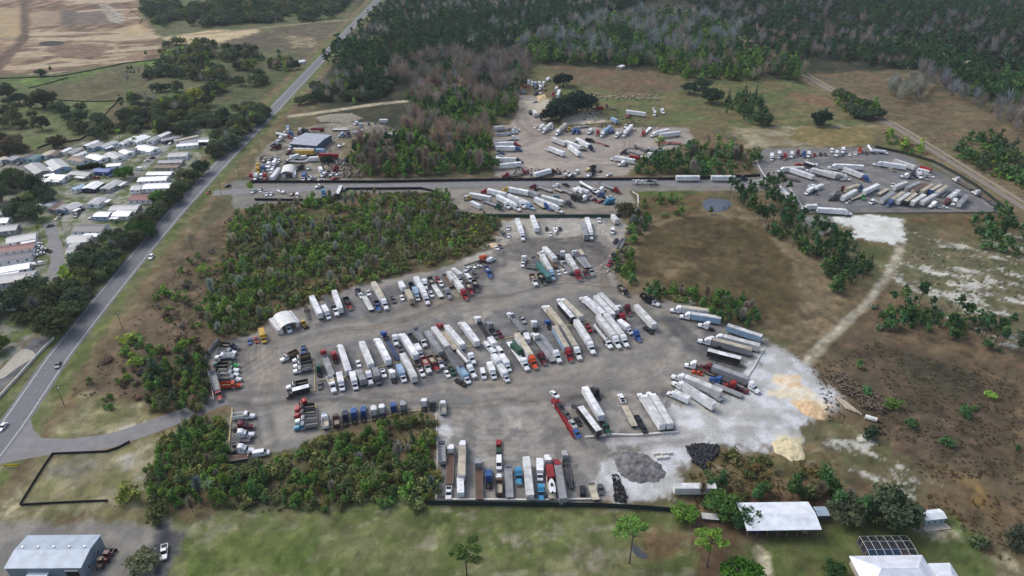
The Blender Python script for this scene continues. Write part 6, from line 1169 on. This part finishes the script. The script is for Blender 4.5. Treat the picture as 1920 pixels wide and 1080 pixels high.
# single trees, each where the photo shows it: kind, base pixel, scale, colour, label
ONE = [('oak', 1052, 222, 1.3, (42,54,46), 'left of the two dark round oaks in the north yard'), ('oak', 1035, 226, .95, (42,54,46), 'dark oak at the left foot of the north yard oaks'), ('oak', 1082, 214, 1.5, (46,58,46), 'largest dark oak in the north yard'), ('oak', 1102, 208, 1.0, (44,56,46), 'dark oak at the right end of the north yard oaks'),
 ('oak', 1056, 162, .95, (40,52,46), 'round dark oak above the red trailers in the meadow'), ('oak', 1335, 193, 1.0, (44,58,46), 'round dark oak in the left of the east meadow'), ('oak', 1292, 176, .8, (50,60,48), 'low dark oak near the woods edge in the meadow'), ('oak', 1315, 168, .9, (52,62,48), 'wide dark oak beside the cypress wood'),
 ('oak', 1540, 235, .9, (46,60,46), 'round dark oak beside the dry field'), ('oak', 1428, 236, .85, (48,60,46), 'dark oak at the foot of the meadow cypresses'), ('pine', 1545, 222, .6, PG, 'small pine behind the round oak at the dry field'), ('conifer', 1362, 212, .8, DG, 'small dark evergreen left in the meadow'),
 ('oak', 1172, 402, .75, (72,76,58), 'grey green tree with forked trunk at the corner of the middle yard'), ('palm', 1233, 300, 2.2, YG, 'tall palm at the right edge of the north yard'), ('oak', 692, 325, .8, (86,96,60), 'broad pale green tree right of the north west yard'), ('oak', 682, 315, .7, (84,92,60), 'smaller pale green tree right of the north west yard'),
 ('oak', 618, 305, .45, (44,56,44), 'dark round tree inside the north west yard'), ('oak', 608, 304, .4, (44,56,44), 'small dark tree left of the round one in the north west yard'), ('young', 768, 196, 1.4, MG, 'bright green tree where the pale drive meets the woods'),
 ('flatpine', 875, 1078, 1.0, (72,96,54), 'lone slender pine on the south field'), ('flatpine', 1180, 1056, 1.0, (86,108,52), 'bright green pine on the south field near the puddle'), ('flatpine', 1325, 1062, 1.0, (84,110,52), 'bright green pine left of the barn drive'), ('oak', 1385, 1100, .85, (66,104,42), 'bright round green tree at the bottom edge'),
 ('oak', 1282, 975, .55, (74,104,50), 'round green tree at the right end of the screen fence'), ('oak', 1352, 960, .72, (58,84,46), 'large green tree left of the pole barn'), ('oak', 1398, 985, .62, (60,84,50), 'grey green tree overhanging the pole barn roof'), ('oak', 1665, 975, 1.08, (60,70,54), 'large dark oak right of the pole barn'), ('oak', 1630, 972, .62, (54,64,46), 'dark oak joined to the left of the large one'), ('oak', 1585, 975, .8, (80,82,60), 'olive tree between the barn and the large oak'),
 ('oak', 1560, 1075, .45, (48,72,44), 'small dark tree on the lawn left of the house'), ('bush', 1837, 1026, 1.6, DG, 'dark shrub on the slope at lower right'), ('bush', 1636, 815, 2.0, (58,66,50), 'round dark shrub below the white tank'), ('bush', 1628, 740, 1.5, BG, 'green shrub above the brush pile'), ('bush', 1674, 765, 1.6, MG, 'bright shrub right of the brush pile'), ('young', 1610, 690, .6, MG, 'small bright tree above the brush pile'), ('oak', 1912, 1020, .6, (54,60,50), 'dark tree at the right edge near the bottom'),
 ('oak', 272, 1065, .62, (92,90,66), 'half bare tree beside the grey warehouse'), ('bush', 243, 942, 2.2, (98,104,52), 'yellow green shrub on the verge left of the thicket'), ('bush', 303, 968, 2.0, (66,78,50), 'round shrub at the lower left of the thicket'), ('palm', 398, 935, 1.0, (80,96,70), 'palm in the lower left of the thicket'), ('bare', 362, 960, .5, (170,160,146), 'small pale bare tree at the bottom of the thicket'),
 ('oak', 110, 278, .75, (60,58,46), 'round brown oak at the fence above the park'), ('oak', 150, 248, .7, DG, 'dark tree in the right of the pasture'), ('oak', 40, 240, .6, DG, 'small tree in the middle of the pasture'), ('oak', 83, 202, 1.2, DG, 'large dark oak in the pasture'), ('oak', 15, 182, .8, DG, 'oak at the upper left of the pasture'), ('oak', 38, 196, .8, DG, 'second oak left of the large pasture oak'),
 ('oak', 152, 208, .55, DG, 'small oak right of the large pasture oak'), ('oak', 186, 232, .7, DG, 'oak at the right of the pasture fence'), ('oak', 78, 143, .55, DG, 'left of two trees on the lower edge of the earthworks'), ('pine', 99, 143, .6, DG, 'right of two trees on the lower edge of the earthworks'), ('pine', 276, 112, .6, PG, 'lone pine at the right corner of the earthworks'),
 ('oak', 236, 336, .85, (66,98,42), 'bright green tree in the middle of the park'), ('conifer', 195, 322, .8, (38,54,36), 'dark conifer behind the hedge in the park'), ('oak', 268, 445, .95, (56,84,42), 'bright green oak at the highway end of the park'), ('oak', 300, 378, .7, (66,96,46), 'green tree between homes and highway'), ('palm', 263, 425, .9, MG, 'palm between the white homes'), ('palm', 223, 433, .9, BG, 'palm in front of the white home'),
 ('palm', 75, 440, .9, (104,104,60), 'left palm beside the lane'), ('palm', 118, 432, .9, (96,110,60), 'palm right of the lane bend'), ('palm', 120, 460, .8, (96,110,60), 'palm below the lane bend'), ('palm', 255, 275, 1.1, BG, 'tall palm behind the gable home'), ('palm', 225, 260, 1.1, YG, 'yellow palm north of the park'),
 ('oak', 345, 255, .8, (60,70,54), 'dark oak at the north end of the park'), ('oak', 355, 246, .7, (60,70,54), 'second dark oak at the north end of the park'), ('oak', 25, 345, .95, (52,78,40), 'bright oak at the west of the park'), ('oak', 60, 352, .75, (52,78,40), 'second bright oak at the west of the park'), ('oak', 60, 560, 1.1, DG, 'big oak above the lower park home'), ('oak', 110, 625, 1.1, (56,66,46), 'big oak at the south tip of the park'),
 ('oak', -5, 660, .7, (66,88,44), 'green tree at the left edge below the park'), ('oak', 578, 193, .6, DG, 'small dark oak beside the highway bend'), ('oak', 564, 196, .55, DG, 'smaller dark oak beside the highway bend'), ('bush', 350, 175, 1, DG, 'dark shrub in the west woods'),
 ('oak', 415, 172, .6, (120,128,56), 'yellow green tree in the west woods'), ('oak', 368, 190, .9, (116,120,56), 'large yellow green tree in the west woods'), ('oak', 480, 160, .8, DG, 'dark oak in the field beside the highway'), ('pine', 1448, 362, .7, PG, 'pine right of the paved road end'), ('pine', 1385, 385, .9, PG, 'tall pine right of the pond'), ('young', 1333, 402, .7, DG, 'small dark tree at the pond edge'),
 ('flatpine', 1362, 600, .8, (62,80,50), 'tall pine standing above the marsh hedge'), ('oak', 705, 85, .9, (120,112,64), 'yellow brown tree at the highway edge of the dark forest'), ('young', 470, 358, .9, YG, 'bright tree at the west end of the asphalt strip')]
for kd, a, b, s, c, lab in ONE: x, y, _ = G(a, b); far_ = 1.28 if b < 300 and kd == 'oak' else 1.0; tree(kd, x, y, s*far_*(1.5 if kd == 'oak' else 1.15), shade(c), lab, sz=s*1.3*far_ if kd == 'oak' else None)
# clipped hedge in the park
hp = px('148 318, 165 316, 180 312, 195 318'); 
Vs, Fs, Ts, off = [], [], [], 0
for t_ in np.linspace(0, 1, 26):
    i = min(2, int(t_*3)); f_ = t_*3-i; q = np.array(hp[i])*(1-f_)+np.array(hp[i+1])*f_; V, Fq, t = FARV[('bush', random.randrange(NV))]; Vs.append(V*1.3+np.array([q[0], q[1], 0])); Fs.append(Fq+off); Ts.append(t*lin((40,52,36))); off += len(V)
tag(link('hedge', npmesh('hedge', np.concatenate(Vs), np.concatenate(Fs), M['leaf'], np.concatenate(Ts))), 'dark clipped hedge in the middle of the mobile home park', 'hedge')
print('TREES', cnt, 'merged', sum(len(v) for v in MERGE.values()))
# ================================================================ HAZE
mb = MB(); hm = bpy.data.materials.new('haze'); hm.use_nodes = True; hn = hm.node_tree.nodes; hn.clear(); ho = hn.new('ShaderNodeOutputMaterial'); hv = hn.new('ShaderNodeVolumePrincipled')
hv.inputs['Color'].default_value = (.72, .80, .90, 1); hv.inputs['Density'].default_value = 0.00007; hv.inputs['Anisotropy'].default_value = 0.2; hm.node_tree.links.new(hv.outputs[0], ho.inputs['Volume'])
mb.box(-7500, 7500, -3200, 9500, -1, 190, hm); tag(mb.obj('haze'), 'thin pale haze over the whole landscape', 'haze', kind='stuff')
